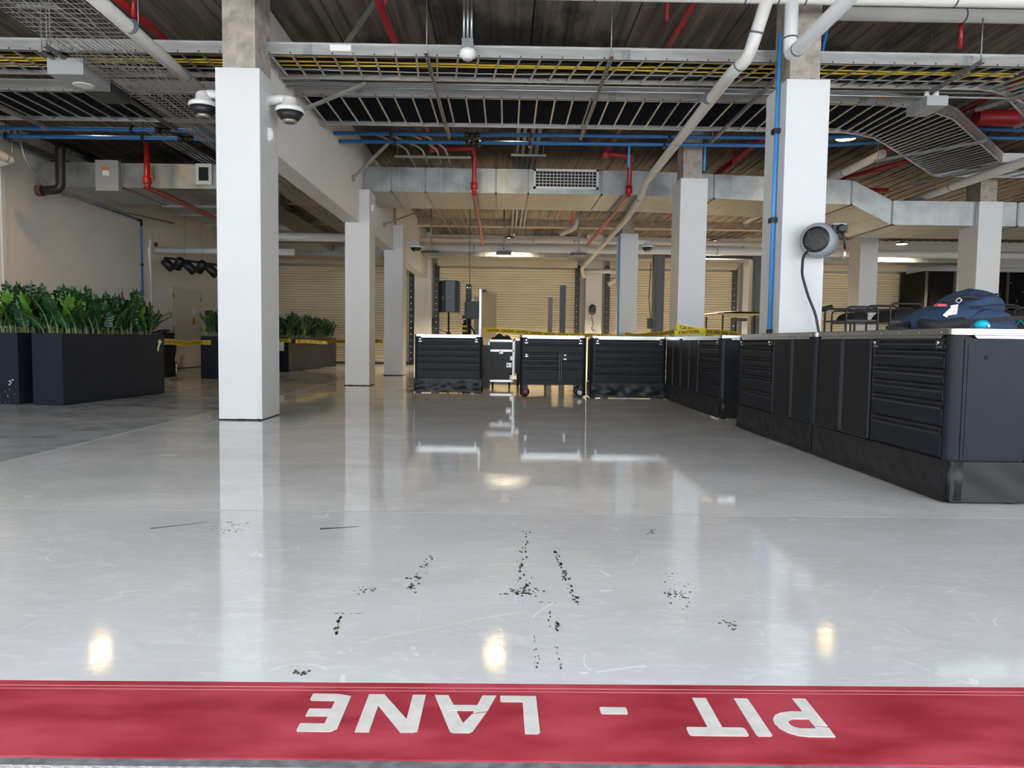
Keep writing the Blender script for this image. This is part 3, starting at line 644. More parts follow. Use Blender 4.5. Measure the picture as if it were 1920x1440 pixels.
# red sprinkler pipes
def red(pts,r,lb,fl=.1,fit=()):
    t=thing('sprinkler_pipe',lb,'sprinkler pipe',pts[0]); part('pipe_run',MB().tube(pts,r,12,fl),K['red'],t)
    for p in fit: part('fitting',MB().lathe([(r*1.1,-.07),(r*1.5,-.06),(r*1.5,.06),(r*1.1,.07)],p,(0,0,1),14),K['red'],t)
    return t
red([(-1.42,6.2,4.45),(-1.35,9.5,4.45),(-1.35,13.55,4.42)],.035,'red sprinkler main near the diagonal brace',.1)
red([(-1.33,8.0,4.66),(-1.33,8.0,4.45)],.02,'short red drop beside the diagonal brace')
red([(1.90,6.0,4.40),(1.92,8.0,4.40),(1.85,13.6,4.40)],.036,'red sprinkler main above the tray strut on the right',.1)
red([(1.72,8.0,4.67),(1.72,8.0,4.36)],.02,'vertical red drop right of the grille strut')
red([(-4.15,5.5,4.42),(-4.1,8.6,4.42),(-4.1,15,4.42)],.045,'red sprinkler main above the mesh basket')
red([(-4.03,8.0,4.66),(-4.03,8.0,4.3)],.022,'vertical red drop above the mesh basket')
red([(5.1,6.0,4.35),(6.7,8.5,4.35),(6.7,14,4.35)],.045,'red sprinkler main at the top right')
red([(5.05,8.2,4.67),(5.05,8.2,4.2)],.022,'vertical red drop above the right enclosure')
red([(7.0,10.9,4.3),(9.6,10.9,4.3)],.12,'broad red pipe crossing behind the upper tray bend',.01)
red([(-1.35,13.3,4.33),(-.62,13.3,4.36),(-.60,13.55,4.3),(-.60,13.6,3.62),(-.60,19,3.4)],.042,'red pipe dropping in front of the duct left of the grille',.07,[(-.60,13.6,3.75),(-1.35,13.3,4.36)])
red([(1.75,13.2,4.28),(2.27,13.25,4.25),(2.28,13.5,4.2),(2.28,13.55,3.62),(2.25,20,3.55)],.042,'red pipe dropping in front of the duct right of the grille',.07,[(2.28,13.55,3.72),(1.78,13.2,4.28)])
red([(-6.55,13.4,4.4),(-6.55,13.4,3.60),(-6.55,17.2,3.55)],.05,'red pipe dropping in front of the left duct',.06,[(-6.55,13.4,3.72)])
red([(-3.6,12.2,3.75),(-3.6,19,3.7)],.05,'red pipe running back beneath the mesh basket')
red([(4.4,12.6,4.42),(4.4,20,4.42)],.045,'red pipe running back behind the hose reel column')
red([(4.35,14.0,4.66),(4.35,14.0,4.3)],.022,'red vertical stub above the right duct')
red([(7.6,13.0,4.3),(5.6,18.5,4.3)],.04,'red pipe slanting behind the duct offset')
red([(1.75,17.5,4.5),(1.75,19.6,4.0)],.04,'red branch near the bent white pipe')
red([(-2.5,22.1,3.90),(9,22.1,3.90)],.03,'long dark red pipe across the rear ceiling')
red([(5.6,16,4.3),(8.4,16,4.3)],.05,'red cross pipe behind the far duct')
# diagonal galvanised braces
def brace(a,b,lb):
    t=thing('diagonal_brace',lb,'brace',a); part('channel',MB().beam(a,b,.05,.03),K['galv'],t); part('foot',MB().box(b[0]-.03,b[0]+.03,b[1]-.03,b[1]+.03,b[2]-.05,b[2]+.05),K['strut'],t)
brace((-1.25,7.75,4.6),(-2.3,9.3,4.2),'diagonal brace above the trays beside the painted beam')
brace((-1.7,8.9,3.96),(-2.72,9.3,3.70),'diagonal brace beside the right camera dome')
brace((-1.95,12.2,4.16),(-2.72,13.0,3.73),'diagonal brace from the blue pipes to the painted beam')
brace((-1.95,17,3.9),(-2.72,16.3,3.45),'diagonal brace under the duct by the second column')
# conduits along the ceiling
def runs(xs,y0,y1,z,r,lb,grp):
    for x in xs: solo('ceiling_conduit',MB().tube([(x,y0,z),(x,y1,z)],r,8),K['galv'],lb,'conduit',group=grp)
runs((.20,.31,.45,.56),9.3,24.5,4.47,.035,'thick galvanised conduit in the bank of four by the grille','bank of four ceiling conduits')
for i,(x,c) in enumerate(((-1.78,-2.2),(-1.50,-2.0),(-1.24,-1.6),(-1.08,-1.4))):
    solo('ceiling_conduit',MB().tube([(c-.6,12.15,4.28),(c,12.2,4.3),(x,12.9,4.25),(x,15.8,4.25),(x,24,4.40)],.02,8,.2),K['galv'],'bent thin conduit above the duct beside the painted beam','conduit',group='bent conduits beside the painted beam')
strut(-2.05,13.4,13.4,4.24,'strut rack holding the bent conduits above the duct',(),-.65)
strut(.08,13.4,13.4,4.30,'strut rack holding the four thick conduits',(),.72)
for k,x in enumerate((-.47,-.43,-.39)):
    solo('detector_conduit',MB().tube([(x,7.85,4.02),(x,7.85,CZ)],.013,8),K['galv'],'slim conduit dropping to the smoke detector','conduit',group='conduits above the smoke detector')
solo('ceiling_conduit',MB().tube([(-2.7,18,4.18),(3,18,4.14),(9,18,4.14)],.014,6),K['galv'],'thin conduit crossing the far ceiling','conduit')

# ---------------------------------------------------------------- ducts
def duct(lb, path, D, Hh, y0, seams, under='galv', extra=()):
    """box duct: path of (x, ztop); runs across the room from y0 to y0+D"""
    t=thing('air_duct',lb,'duct',(path[0][0],y0,path[0][1]-Hh))
    for k,((xa,za),(xb,zb)) in enumerate(zip(path[:-1],path[1:])):
        mb=MB().add([(xa,y0,za-Hh),(xb,y0,zb-Hh),(xb,y0+D,zb-Hh),(xa,y0+D,za-Hh),(xa,y0,za),(xb,y0,zb),(xb,y0+D,zb),(xa,y0+D,za)],[(0,3,2,1),(4,5,6,7),(0,1,5,4),(1,2,6,5),(2,3,7,6),(3,0,4,7)],False)
        part('duct_section',mb,K['galv'],t)
    def zt(x):
        for (xa,za),(xb,zb) in zip(path[:-1],path[1:]):
            if xa<=x<=xb: return za+(zb-za)*(x-xa)/(xb-xa)
        return path[-1][1]
    for x in seams:
        z=zt(x); e=.018
        mb=MB().box(x-.016,x+.016,y0-e,y0+D+e,z-Hh-e,z-Hh+.012).box(x-.016,x+.016,y0-e,y0+.012,z-Hh-e,z+e).box(x-.016,x+.016,y0-e,y0+D+e,z-.01,z+e)
        part('flange',mb,K['strut'],t)
    mb=MB(); x=path[0][0]+.28
    while x<path[-1][0]:
        z=zt(x); mb.box(x-.003,x+.003,y0-.004,y0+.01,z-Hh,z); mb.box(x-.003,x+.003,y0,y0+D,z-Hh-.004,z-Hh+.005); x+=.40
    part('crease',mb,K['steel'],t)
    return t
dm=duct('long galvanised duct with white grille across the middle bay',[(-2.73,4.17),(2.55,4.17),(6.68,4.05),(7.44,3.68),(10.2,3.68),(13.5,3.68)],1.72,.46,14.0,(-2.2,-1.55,-.2,.42,1.83,4.0,6.66,7.46,9.9))
mb=MB(); x0,x1,z0,z1=.52,1.76,3.80,4.17
mb.box(x0,x1,13.95,14,z0,z0+.04).box(x0,x1,13.95,14,z1-.04,z1).box(x0,x0+.04,13.95,14,z0,z1).box(x1-.04,x1,13.95,14,z0,z1)
gf=part('grille_frame',mb,K['white'],dm)
mb=MB()
for k in range(1,17): x=x0+.04+(x1-x0-.08)*k/17; mb.box(x-.005,x+.005,13.962,13.985,z0+.03,z1-.03)
for k in range(1,5): z=z0+.04+(z1-z0-.08)*k/5; mb.box(x0+.03,x1-.03,13.958,13.98,z-.005,z+.005)
part('grille_bars',mb,K['white'],gf); part('grille_back',MB().box(x0+.03,x1-.03,13.99,13.998,z0+.03,z1-.03),K['perf'],gf)
dl=duct('galvanised duct with stickered box above the door on the left',[(-8.9,4.17),(-4.85,4.17)],1.72,.46,14.0,(-7.3,-6.9,-5.3))
part('control_box',MB().box(-7.75,-7.32,13.86,13.98,3.62,4.19),K['boxgrey'],dl)
part('orange_sticker',MB().box(-7.62,-7.48,13.85,13.859,4.0,4.06),K['orange'],dl); part('paper_sticker',MB().box(-7.61,-7.49,13.85,13.859,3.90,3.995),K['paper'],dl)
part('damper_handle',MB().lathe([(.04,0),(.05,.04),(.02,.07)],(-6.75,13.99,3.9),(0,-1,0),12).tube([(-6.75,13.93,3.92),(-6.72,13.93,4.1)],.012,6),K['orange'],dl)
part('side_grille',MB().box(-5.9,-5.6,13.94,13.99,3.78,4.17),K['white'],dl); part('grille_slot',MB().box(-5.84,-5.66,13.93,13.939,3.85,4.1),K['perf'],dl)
t=thing('air_duct','galvanised duct running back over the left bay','duct',(-6,19,3.6)); part('duct_section',MB().box(-7.4,-5.5,15.75,23.2,3.66,4.1),K['galv'],t)
for y in (16.6,18.0,19.4,21): part('flange',MB().box(-7.42,-5.48,y,y+.03,3.63,3.66),K['strut'],t)
t=thing('air_duct','silver duct just in front of the shutter hoods','duct',(5,23.4,3.5)); part('duct_section',MB().box(-2.6,15.5,23.4,24.2,3.60,3.86),K['galv'],t)
mb=MB()
for k in range(30): x=-2.5+.6*k; mb.box(x,x+.01,23.392,23.4,3.60,3.86)
part('crease',mb,K['steel'],t)
t=thing('air_duct','silver duct in front of the left shutter hood','duct',(-5,23.4,3.5)); part('strap',MB().box(-8,-7.95,23.38,23.40,3.56,CZ).box(-4,-3.95,23.38,23.40,3.56,CZ),K['strut'],t); part('duct_section',MB().box(-8.9,-3.1,23.4,24.2,3.56,3.86),K['galv'],t)
# black insulated elbow on the left
t=thing('insulated_pipe','black insulated pipe with rusty end left of the duct','pipe',(-8.0,13.3,3.6))
part('insulation',MB().tube([(-8.0,14.6,4.3),(-8.0,13.2,4.28),(-8.0,13.2,3.50),(-8.35,13.2,3.47)],.08,14,.12),K['black'],t)
part('open_end',MB().tube([(-8.33,13.2,3.475),(-8.42,13.2,3.47)],.1,14),K['rust'],t)
solo('wall_conduit',MB().tube([(-8.62,13.0,4.5),(-8.55,13.1,3.95),(-8.35,13.5,3.58),(-8.4,16.2,3.60),(-8.4,18.5,3.75)],.022,8,.15),K['galv'],'galvanised conduit curving down by the black insulated pipe','conduit')
solo('wall_conduit',MB().tube([(-8.72,13.0,4.5),(-8.72,13.0,3.9)],.022,8),K['galv'],'straight galvanised conduit left of the black insulated pipe','conduit')
runs((-6.2,-6.1,-6.0,-5.9),12.2,20,4.42,.022,'slim conduit in the bank above the left duct','bank of conduits above the left duct')
solo('wall_bracket',MB().box(-8.9,-8.84,12.3,12.36,3.95,4.45).box(-8.9,-8.6,12.3,12.36,4.3,4.4),K['strut'],'small bracket with clamp by the left wall','bracket')
solo('trim_rail',MB().beam((-8.9,13.5,4.35),(-8.9,19,4.35),.1,.12),K['galv'],'galvanised rail high on the left wall','rail')
# ---------------------------------------------------------------- tool cabinets
def skirt(mb, x0, x1, yf, z0, z1, seed, amp=.010, side=None):
    rn=random.Random(seed); ph=[rn.uniform(0,6) for _ in range(6)]
    def fn(u,v):
        x=x0+(x1-x0)*u; k=(1-abs(2*v-.9))*1.0
        y=yf-.012-amp*(.6+math.sin(x*7+ph[0]+v*4)*.5+.5*math.sin(x*19+ph[1]-v*6)+.3*math.sin(x*37+ph[2]+v*9))*max(0,k)-(.012 if v<.08 else 0)
        if side is None: return (x,y,z0+(z1-z0)*v)
        return (side*(y-yf)*-1+yf, x, z0+(z1-z0)*v)
    return mb.grid(int(abs(x1-x0)*40)+4,8,fn)
def drawer(t, x0, x1, z0, z1, lock=(), clip=True, y=0):
    """drawer face with a recessed pull along its top edge"""
    g=.040 if z1-z0>.06 else .02
    o=part('drawer',MB().box(x0+.004,x1-.004,y-.012,y+.02,z0+.004,z1-g),K['cab'] if t.get('_l') else K['cab'],t,True); bevel(o,.003,1)
    mb=MB().box(x0+.004,x1-.004,y-.0035,y+.004,z1-g,z1-.001); part('pull_recess',mb,K['groove'],o,True)
    mb=MB().prism([(y-.017,z1-g-.004),(y-.012,z1-g-.008),(y-.012,z1-g+.004),(y-.017,z1-g+.002)],0,x0+.012,x1-.012)
    mb.prism([(y-.018,z1-.014),(y-.004,z1-.020),(y-.004,z1-.008),(y-.018,z1-.010)],0,x0+.012,x1-.012)
    part('pull_lip',mb,K['ridge'],o,True)
    if clip: part('end_catch',MB().box(x1-.012,x1-.007,y-.018,y-.010,z1-g-.004,z1-g+.018),K['chrome'],o,True)
    for lx in lock:
        mb=MB().box(lx-.034,lx+.034,y-.020,y-.010,z0+.006,z1-.006); q=part('lock_plate',mb,K['black'],o,True)
        part('lock_barrel',MB().lathe([(.013,0),(.013,.010),(.009,.014)],(lx,y-.02,z1-.032),(0,-1,0),14),K['chrome'],o,True)
        part('name_tag',MB().box(lx-.022,lx+.022,y-.0235,y-.0205,z0+.016,z0+.024),K['chrome'],o,True)
    return o
HT=.98
def cabinet(label, loc, rot, L, D, layout, group=None, skirted=True, zb=.244, posts=(1,1), ends=(0,0), nclip=True):
    """layout: list of (kind, x0, x1, spec)"""
    t=thing('tool_cabinet',label,'tool cabinet',loc,rot,group)
    ZT=HT-.04
    part('carcass',MB().box(.02,L-.02,.012,D-.012,zb-.02,ZT),K['cabface'],t,True)
    for xx,on in ((0,posts[0]),(L-.06,posts[1])):
        sgn = xx>0
        if on:
            mb=MB(); poly=[]
            cx=xx+(.0 if sgn else .06); r=.06
            for i in range(8):
                a=(-PI/2+PI/2*i/7) if sgn else (PI+PI/2*i/7)
                poly.append((cx+r*math.cos(a), .045+r*math.sin(a)-.0))
            poly += ([(cx,.045)] )
            mb.prism([(a,b) for a,b in poly],2,.03,ZT+.0)
            part('corner_post',mb,K['cab'],t,True)
    # side panels
    for xx,s in ((.0,-1),(L,1)):
        mb=MB().box(xx-(.02 if s>0 else 0),xx+(.02 if s<0 else 0),.05,D-.02,zb,ZT-.02)
        mb.box(xx-.003,xx+.003,.07,D-.04,zb+.01,ZT-.05)
        p=part('side_panel',mb,K['cab'],t,True); part('panel_knob',MB().lathe([(.010,0),(.010,.006),(.006,.009)],(xx+.003*s,.17,.82),(s,0,0),12),K['cab'],p,True)
    # worktop: rim, surface, corner clips and rivets
    o=part('worktop',MB().rbox(0,L,-.012,D,HT-.040,HT,.05 if posts[1] or posts[0] else .01,4),K['top'],t,True); bevel(o,.004,1)
    mb=MB(); n=max(3,int(L/.22))
    for k in range(n): mb.lathe([(.006,0),(.004,.003)],(.12+(L-.24)*k/(n-1),-.012,HT-.022),(0,-1,0),8)
    for s,xx in ((-1,0),(1,L)):
        for yy in (.1,D-.08): mb.lathe([(.006,0),(.004,.003)],(xx,yy,HT-.022),(s,0,0),8)
    part('rivet',mb,K['chrome'],o,True)
    fl=MB().prism([(.10,HT-.04),(L-.10,HT-.04),(L-.115,HT-.056),(.115,HT-.056)],1,-.014,-.004)
    part('flange_front',fl,K['top'],o,True)
    for s,xx in ((-1,0),(1,L)):
        part('flange_side',MB().prism([(.10,HT-.04),(D-.04,HT-.04),(D-.055,HT-.056),(.115,HT-.056)],0,xx-(.001 if s>0 else .003),xx+(.003 if s>0 else .001)),K['top'],o,True)
    for kd,x0,x1,sp in layout:
        if kd=='drawers':
            hs=sp['h']; z=ZT-.010; tot=sum(hs); sc_=(z-(sp.get('z0',zb)+.004))/tot
            if 'z1' in sp: z=sp['z1']; sc_=(z-(sp.get('z0',zb)+.004))/tot
            mb=MB().box(x0-.006,x0,-.004,.012,sp.get('z0',zb),z).box(x1,x1+.006,-.004,.012,sp.get('z0',zb),z); part('bay_edge_highlight',mb,K['edge'],t,True)  # pale strips painted as the highlight down both sides of the bay
            for i,hh in enumerate(hs):
                h_=hh*sc_; lk=()
                if i==0: lk=sp.get('lock',(x0+.045,x1-.05))
                drawer(t,x0,x1,z-h_,z,lk,clip=sp.get('clip',True)); z-=h_
        else:
            xm=(x0+x1)/2
            for a,b,hx in ((x0,xm-.02,xm-.03),(xm+.02,x1,xm+.03)):
                o=part('cabinet_door',MB().box(a+.004,b-.004,-.010,.015,zb+.006,ZT-.012),K['cabface'],t,True); bevel(o,.003,1)
                part('door_edge_highlight',MB().box(a+.001,a+.004,-.012,.0,zb+.006,ZT-.012).box(b-.004,b-.001,-.012,.0,zb+.006,ZT-.012).box(a,b,-.012,0,zb+.003,zb+.006),K['edge'],o,True)  # thin pale strips stand for the highlight outlining each door
            mb=MB().box(xm-.019,xm+.019,-.003,.01,zb+.006,ZT-.012); c=part('pull_channel',mb,K['groove'],t,True)
            part('channel_ridge',MB().box(xm-.012,xm-.009,-.014,0,zb+.01,ZT-.015).box(xm+.009,xm+.012,-.014,0,zb+.01,ZT-.015),K['edge'],c,True)
    if skirted:
        mb=MB(); skirt(mb,.01,L-.01,0,.012,zb-.006,int(L*100)+len(label),.010 if L>1.3 else .022)
        for s,xx in ((-1,0.0),(1,L)):
            def fn(u,v,xx=xx,s=s): 
                y=.0+(D-.0)*u; return (xx+s*(.006+.005*math.sin(y*22+v*5)*(1-abs(2*v-1))), y, .012+(zb-.018)*v)
            mb.grid(14,8,fn)
            mb.tube([(xx-s*.045,.043,.02),(xx-s*.045,.043,zb)],.058,14)
        part('vinyl_skirt',mb,K['vinyl'],t,True)
        mb=MB()
        for xx in (.05,L-.05):
            for yy in (.055,D-.06): mb.lathe([(.034,0),(.034,.010),(.018,.014),(.014,.05)],(xx,yy,.0),(0,0,1),14)
        part('levelling_foot',mb,K['black'],t,True)
    return t
HS=(.060,.085,.070,.075,.115,.140)
# long island on the right: front row faces the open bay
RX=2.486
cabinet('nearest black tool cabinet of the right row, its end panel facing the viewer',(RX,5.71,0),-PI/2,1.765,.43,[('doors',.05,.86,{}),('drawers',.90,1.69,{'h':HS})])
cabinet('second black tool cabinet of the right row, drawers at its far end',(RX+.002,7.60,0),-PI/2,1.88,.43,[('drawers',.08,.97,{'h':HS}),('doors',1.0,1.84,{})])
cabinet('third black tool cabinet of the right row, beyond the hose reel column',(RX+.04,10.27,0),-PI/2,1.93,.43,[('doors',.06,.92,{}),('drawers',.96,1.86,{'h':HS})])
cabinet('fourth black tool cabinet of the right row, in the far corner',(RX+.055,11.29,0),-PI/2,1.01,.43,[('doors',.06,.94,{})],posts=(0,0))
cabinet('black tool cabinet standing back to back behind the nearest one',(RX+.87,3.96,0),PI/2,1.76,.43,[('doors',.05,.86,{}),('drawers',.90,1.69,{'h':HS})])
cabinet('black tool cabinet standing back to back behind the second one',(RX+.87,5.73,0),PI/2,1.86,.43,[('doors',.05,.90,{}),('drawers',.94,1.79,{'h':HS})])
# cabinets across the bay
H6=(.085,.10,.10,.10,.12,.14)
cabinet('black drawer cabinet with wrinkled skirt, left of the flight case',(-1.50,12.05,0),0,1.13,.5,[('drawers',.05,1.08,{'h':H6,'clip':False})])
cabinet('black drawer cabinet with wrinkled skirt, right of the wheeled tool cart',(1.365,11.32,0),0,1.19,.5,[('drawers',.05,1.14,{'h':H6,'clip':False})])
c=cabinet('black wheeled tool cart with one red front caster',(.25,11.40,0),0,1.05,.5,[('drawers',.05,1.00,{'h':(.075,.105),'z0':.70,'z1':.93,'clip':False}),
  ('drawers',.05,.62,{'h':(.08,.08,.08,.20),'z0':.26,'z1':.70,'clip':False,'lock':(.10,)}),('drawers',.66,1.00,{'h':(.12,.13,.20),'z0':.26,'z1':.70,'clip':False,'lock':(.71,)})],skirted=False,zb=.245)
c.name='tool_cart'; WL['tool_cart']=WL.get('tool_cabinet.008',Vector()); c['category']='tool cart'
part('base_rail',MB().box(.03,1.02,.01,.49,.195,.245),K['cab'],c,True)
for i,(xx,yy) in enumerate(((.08,.06),(.97,.06),(.08,.44),(.97,.44))):
    m_=K['cardred'] if i==0 else K['white']
    q=part('caster_fork',MB().box(xx-.04,xx+.04,yy-.04,yy+.04,.185,.195).box(xx-.025,xx+.05,yy-.026,yy-.022,.06,.19).box(xx-.025,xx+.05,yy+.022,yy+.026,.06,.19),K['black'],c,True)
    part('tyre',MB().lathe([(.05,-.018),(.075,-.016),(.078,0),(.075,.016),(.05,.018)],(xx,yy,.08),(0,1,0),24),K['rubber'],q,True)
    part('wheel_hub',MB().lathe([(.052,-.021),(.03,-.022),(.014,-.030)][::-1],(xx,yy,.08),(0,1,0),20),m_,q,True,label='red wheel hub' if i==0 else None)
# flight case
t=thing('flight_case','grey flight case with silver edges between the two left cabinets','flight case',(-.29,13.55,0))
part('shell',MB().box(-.29,.165,13.55,14.15,.12,.89),K['case'],t)
mb=MB()
for x in (-.29,.165):
    mb.box(x-.012,x+.012,13.54,13.565,.12,.90); mb.box(x-.012,x+.012,14.14,14.16,.12,.90)
for z in (.13,.70,.885): mb.box(-.30,.175,13.54,13.56,z-.02,z+.02); mb.box(-.302,-.285,13.55,14.15,z-.02,z+.02); mb.box(.158,.178,13.55,14.15,z-.02,z+.02)
part('edge_extrusion',mb,K['alu'],t)
for (x,z,w_,h_) in ((-.06,.68,.075,.075),(.13,.56,.05,.07),(.09,.43,.10,.08),(.13,.20,.05,.07)):
    q=part('butterfly_latch',MB().rbox(x-w_/2,x+w_/2,13.525,13.545,z-h_/2,z+h_/2,.004,1),K['alu'],t); part('latch_dish',MB().box(x-w_/3,x+w_/3,13.520,13.526,z-h_/4,z+h_/4),K['dgrey'],q)
    part('latch_wing',MB().box(x-.004,x+w_/5,13.512,13.52,z-.01,z+.01),K['chrome'],q)
for x,y in ((-.22,13.65),(.10,13.65),(-.22,14.05),(.10,14.05)): part('caster',MB().lathe([(.05,-.015),(.05,.015)],(x,y,.05),(1,0,0),16).box(x-.02,x+.02,y-.03,y+.03,.07,.12),K['rubber'],t)
t=thing('case_lid','dark case lid leaning beside the flight case','case lid',(-.36,13.3,0)); part('panel',MB().box(-.42,-.27,13.3,13.36,.02,.80),K['case'],t); part('edge_extrusion',MB().box(-.275,-.262,13.29,13.37,.02,.80).box(-.42,-.27,13.29,13.37,.0,.02),K['dgrey'],t)
t=thing('flight_case','second dark flight case half hidden behind the tool cart','flight case',(.25,14.2,0)); part('shell',MB().box(.2,.95,14.3,14.8,.25,.92),K['case'],t); part('edge_extrusion',MB().box(.19,.96,14.29,14.31,.89,.93).box(.19,.215,14.29,14.31,.25,.93),K['alu'],t)
part('caster',MB().box(.25,.3,14.3,14.4,0,.25).box(.8,.85,14.3,14.4,0,.25),K['rubber'],t)
# black bundled fabric on the cases
mb=MB()
rn=random.Random(4)
mb.grid(16,10,lambda u,v:(-.27+.42*u, 13.65+.4*v, .905+.10*math.sin(PI*u)**.7*math.sin(PI*v)*(1+.3*math.sin(u*14+v*5))))
solo('fabric_bundle',mb,K['darkbox'],'crumpled black fabric lying on top of the flight case','fabric')

# ---------------------------------------------------------------- planters with upright glossy plants
def sprig(mb, base, lean, hgt, seed, bright):
    rn=random.Random(seed); az=rn.uniform(0,2*PI); n=9; P=[]
    for i in range(n+1):
        s=i/n; P.append(Vector((base[0]+math.cos(az)*lean*s*s, base[1]+math.sin(az)*lean*s*s, hgt*s*(1-.12*s*lean/.3))))
    mb.cur=0; mb.tube(P,[.010-.006*i/n for i in range(n+1)],5,caps=False)
    mb.cur=2 if bright else 1
    d=Vector((math.cos(az),math.sin(az),0)); side=Vector((-d.y,d.x,0)); tw=rn.uniform(-.6,.6)
    side=(side*math.cos(tw)+Vector((d.x,d.y,.2))*math.sin(tw)).normalized()
    m_=9
    for j in range(m_):
        s=.30+.68*j/(m_-1); k=s*n; i=min(n-1,int(k)); p=P[i].lerp(P[i+1],k-i); tan=(P[i+1]-P[i]).normalized()
        ln=.100*(1-.35*abs(s-.55)/.45)*rn.uniform(.85,1.15); wd=.030*rn.uniform(.85,1.15)
        for sg in (-1,1):
            dr=(side*sg*1.15+tan*(.40+.45*s)+d*rn.uniform(-.1,.25)).normalized(); nn=dr.cross(tan).normalized(); wv=dr.cross(nn).normalized()
            lift=nn*.006
            a=p; mb.add([a,a+dr*ln*.28+wv*wd*.75+lift,a+dr*ln*.62+wv*wd*.85+lift,a+dr*ln,a+dr*ln*.62-wv*wd*.85+lift,a+dr*ln*.28-wv*wd*.75+lift,a+dr*ln*.3-lift,a+dr*ln*.65-lift],
              [(0,1,6),(0,6,5),(1,2,7,6),(6,7,4,5),(2,3,7),(7,3,4)],True)
    a=P[-1]; mb.add([a,a+side*.02+Vector((0,0,.04)),a+Vector((0,0,.09))+d*.01,a-side*.02+Vector((0,0,.04))],[(0,1,2,3)],True)
clump_me=[]
for v in range(5):
    mb=MB(); rn=random.Random(40+v)
    for k in range(9):
        a=rn.uniform(0,2*PI); r_=rn.uniform(.0,.10)
        sprig(mb,(r_*math.cos(a),r_*math.sin(a)*1.3),rn.uniform(.06,.34),rn.uniform(.34,.64),100*v+k, k==0 and v in (0,3) or (v==3 and k==1))
    clump_me.append(mb.mesh('plant',[K['stem'],K['leaf'],K['leaf2']]))
def planter(label, loc, rot, L=2.17, W=.41, Hp=.905, n=9, seed=0, dmg=False):
    t=thing('planter',label,'planter',loc,rot)
    mb=MB(); th=.025
    mb.box(0,W,0,th,0.004,Hp).box(0,W,L-th,L,0.004,Hp).box(0,th,th,L-th,0.004,Hp).box(W-th,W,th,L-th,0.004,Hp).box(th,W-th,th,L-th,.004,.03)
    o=part('planter_box',mb,K['planter'],t,True)
    rn=random.Random(seed)
    mb=MB().grid(8,30,lambda u,v:(th+(W-2*th)*u, th+(L-2*th)*v, Hp-.02+rn.uniform(-.008,.03)*(1 if 0<u<1 and 0<v<1 else 0)))
    part('mulch',mb,K['mulch'],t,True)
    for k in range(n):
        for s in (0,1):
            p=bpy.data.objects.new('plant',clump_me[rn.randrange(5)]); C.objects.link(p); p.parent=t
            p.location=(W*(.30+.40*s)+rn.uniform(-.02,.02), .14+(L-.28)*(k+.25+.5*s*0.8)/n, Hp-.03); p.rotation_euler=(rn.uniform(-.06,.06),rn.uniform(-.06,.06),rn.uniform(0,6.28)); q=rn.uniform(.86,1.12); p.scale=(q,q,q); WL[p.name]=Vector()
    if dmg:
        mb=MB(); 
        for k in range(26):
            x=rn.uniform(.02,W-.01) if k>3 else rn.uniform(W-.14,W-.06); z=(rn.uniform(.02,.2) if k>3 else .25+.02*k); s=rn.uniform(.002,.007) if k>3 else .014
            mb.prism([(x+s*rn.uniform(.4,1.3)*math.cos(i),z+s*rn.uniform(.4,1.3)*math.sin(i)) for i in (0,1,2.1,3.1,4.2,5.2)],1,-.0015,-.0004)
        part('chipped_paint',mb,K['white'],t,True)
    return t
planter('long black planter of leafy plants, largest and nearest on the left',(-5.925,9.10,0),-.115,seed=1)
planter('black planter with chipped corner cut by the left edge',(-6.56,9.20,0),-.06,seed=2,dmg=True)
planter('black planter half hidden left of the nearest column',(-6.46,15.4,0),-.13,W=.6,seed=3)
planter('black planter with hanging paper tag, right of the nearest column',(-6.42,19.1,0),-.08,L=2.45,W=.74,seed=4)
planter('farthest black planter, just left of the second column',(-6.15,21.95,0),-.08,L=1.6,W=.55,n=7,seed=5)
solo('paper_tag',MB().box(-5.93,-5.80,19.03,19.034,.55,.79),K['paper'],'white paper tag hanging from the caution tape by a planter','tag')

# ---------------------------------------------------------------- caution tape
tx0=None
def tape(pts, lb, seed=0, wdt=.092, step=.36, flip=False):
    P=[Vector(p) for p in pts]; t=thing('caution_tape',lb,'caution tape',P[0])
    L=[0]
    for a,b in zip(P[:-1],P[1:]): L.append(L[-1]+(b-a).length)
    def at(s):
        for i in range(len(P)-1):
            if s<=L[i+1] or i==len(P)-2:
                k=(s-L[i])/(L[i+1]-L[i]); return P[i].lerp(P[i+1],k), (P[i+1]-P[i]).normalized()
    n=max(2,int(L[-1]/.25))
    def fn(u,v):
        p,d=at(u*L[-1]*.99999); return (p.x,p.y,p.z+(v-.5)*wdt+.010*math.sin(u*L[-1]*2.1))
    part('ribbon',MB().grid(n*3,1,fn),K['yellow'],t)
    mb=MB(); s=.06
    src=text_mb('CAUTION',.078,lambda x,y,z:(x,y,z),.0004,.0016); wd=src.wd
    while s+wd+.05<L[-1]:
        vs=[]
        for x,y,z in src.v:
            q=s+ (x) ; p,d=at(q); nrm=Vector((d.y,-d.x,0)).normalized() if d.xy.length>.01 else Vector((0,-1,0))
            vs.append(p+nrm*(.004)+Vector((0,0,y-.027+.010*math.sin(q*2.1))))
        mb.add(vs,src.f,False); s+=wd+.09
    if mb.v: part('lettering',mb,K['black'],t)
    return t
tape([(-5.29,11.15,.80),(-5.9,13.5,.77),(-6.40,15.36,.77)],'yellow caution tape from the big planter to the next one left of the column')
tape([(-6.46,15.37,.77),(-5.88,15.37,.77)],'caution tape across the end of the half hidden planter')
tape([(-6.1,19.03,.82),(-5.62,19.03,.82)],'caution tape across the planter with the paper tag')
tape([(-5.6,19.4,.80),(-5.42,21.6,.78),(-5.38,22.0,.78)],'caution tape running along the far planters')
tape([(-5.5,22.2,.80),(-3.05,17.9,.85),(-2.99,17.72,.86)],'caution tape from the far planter to the third column')
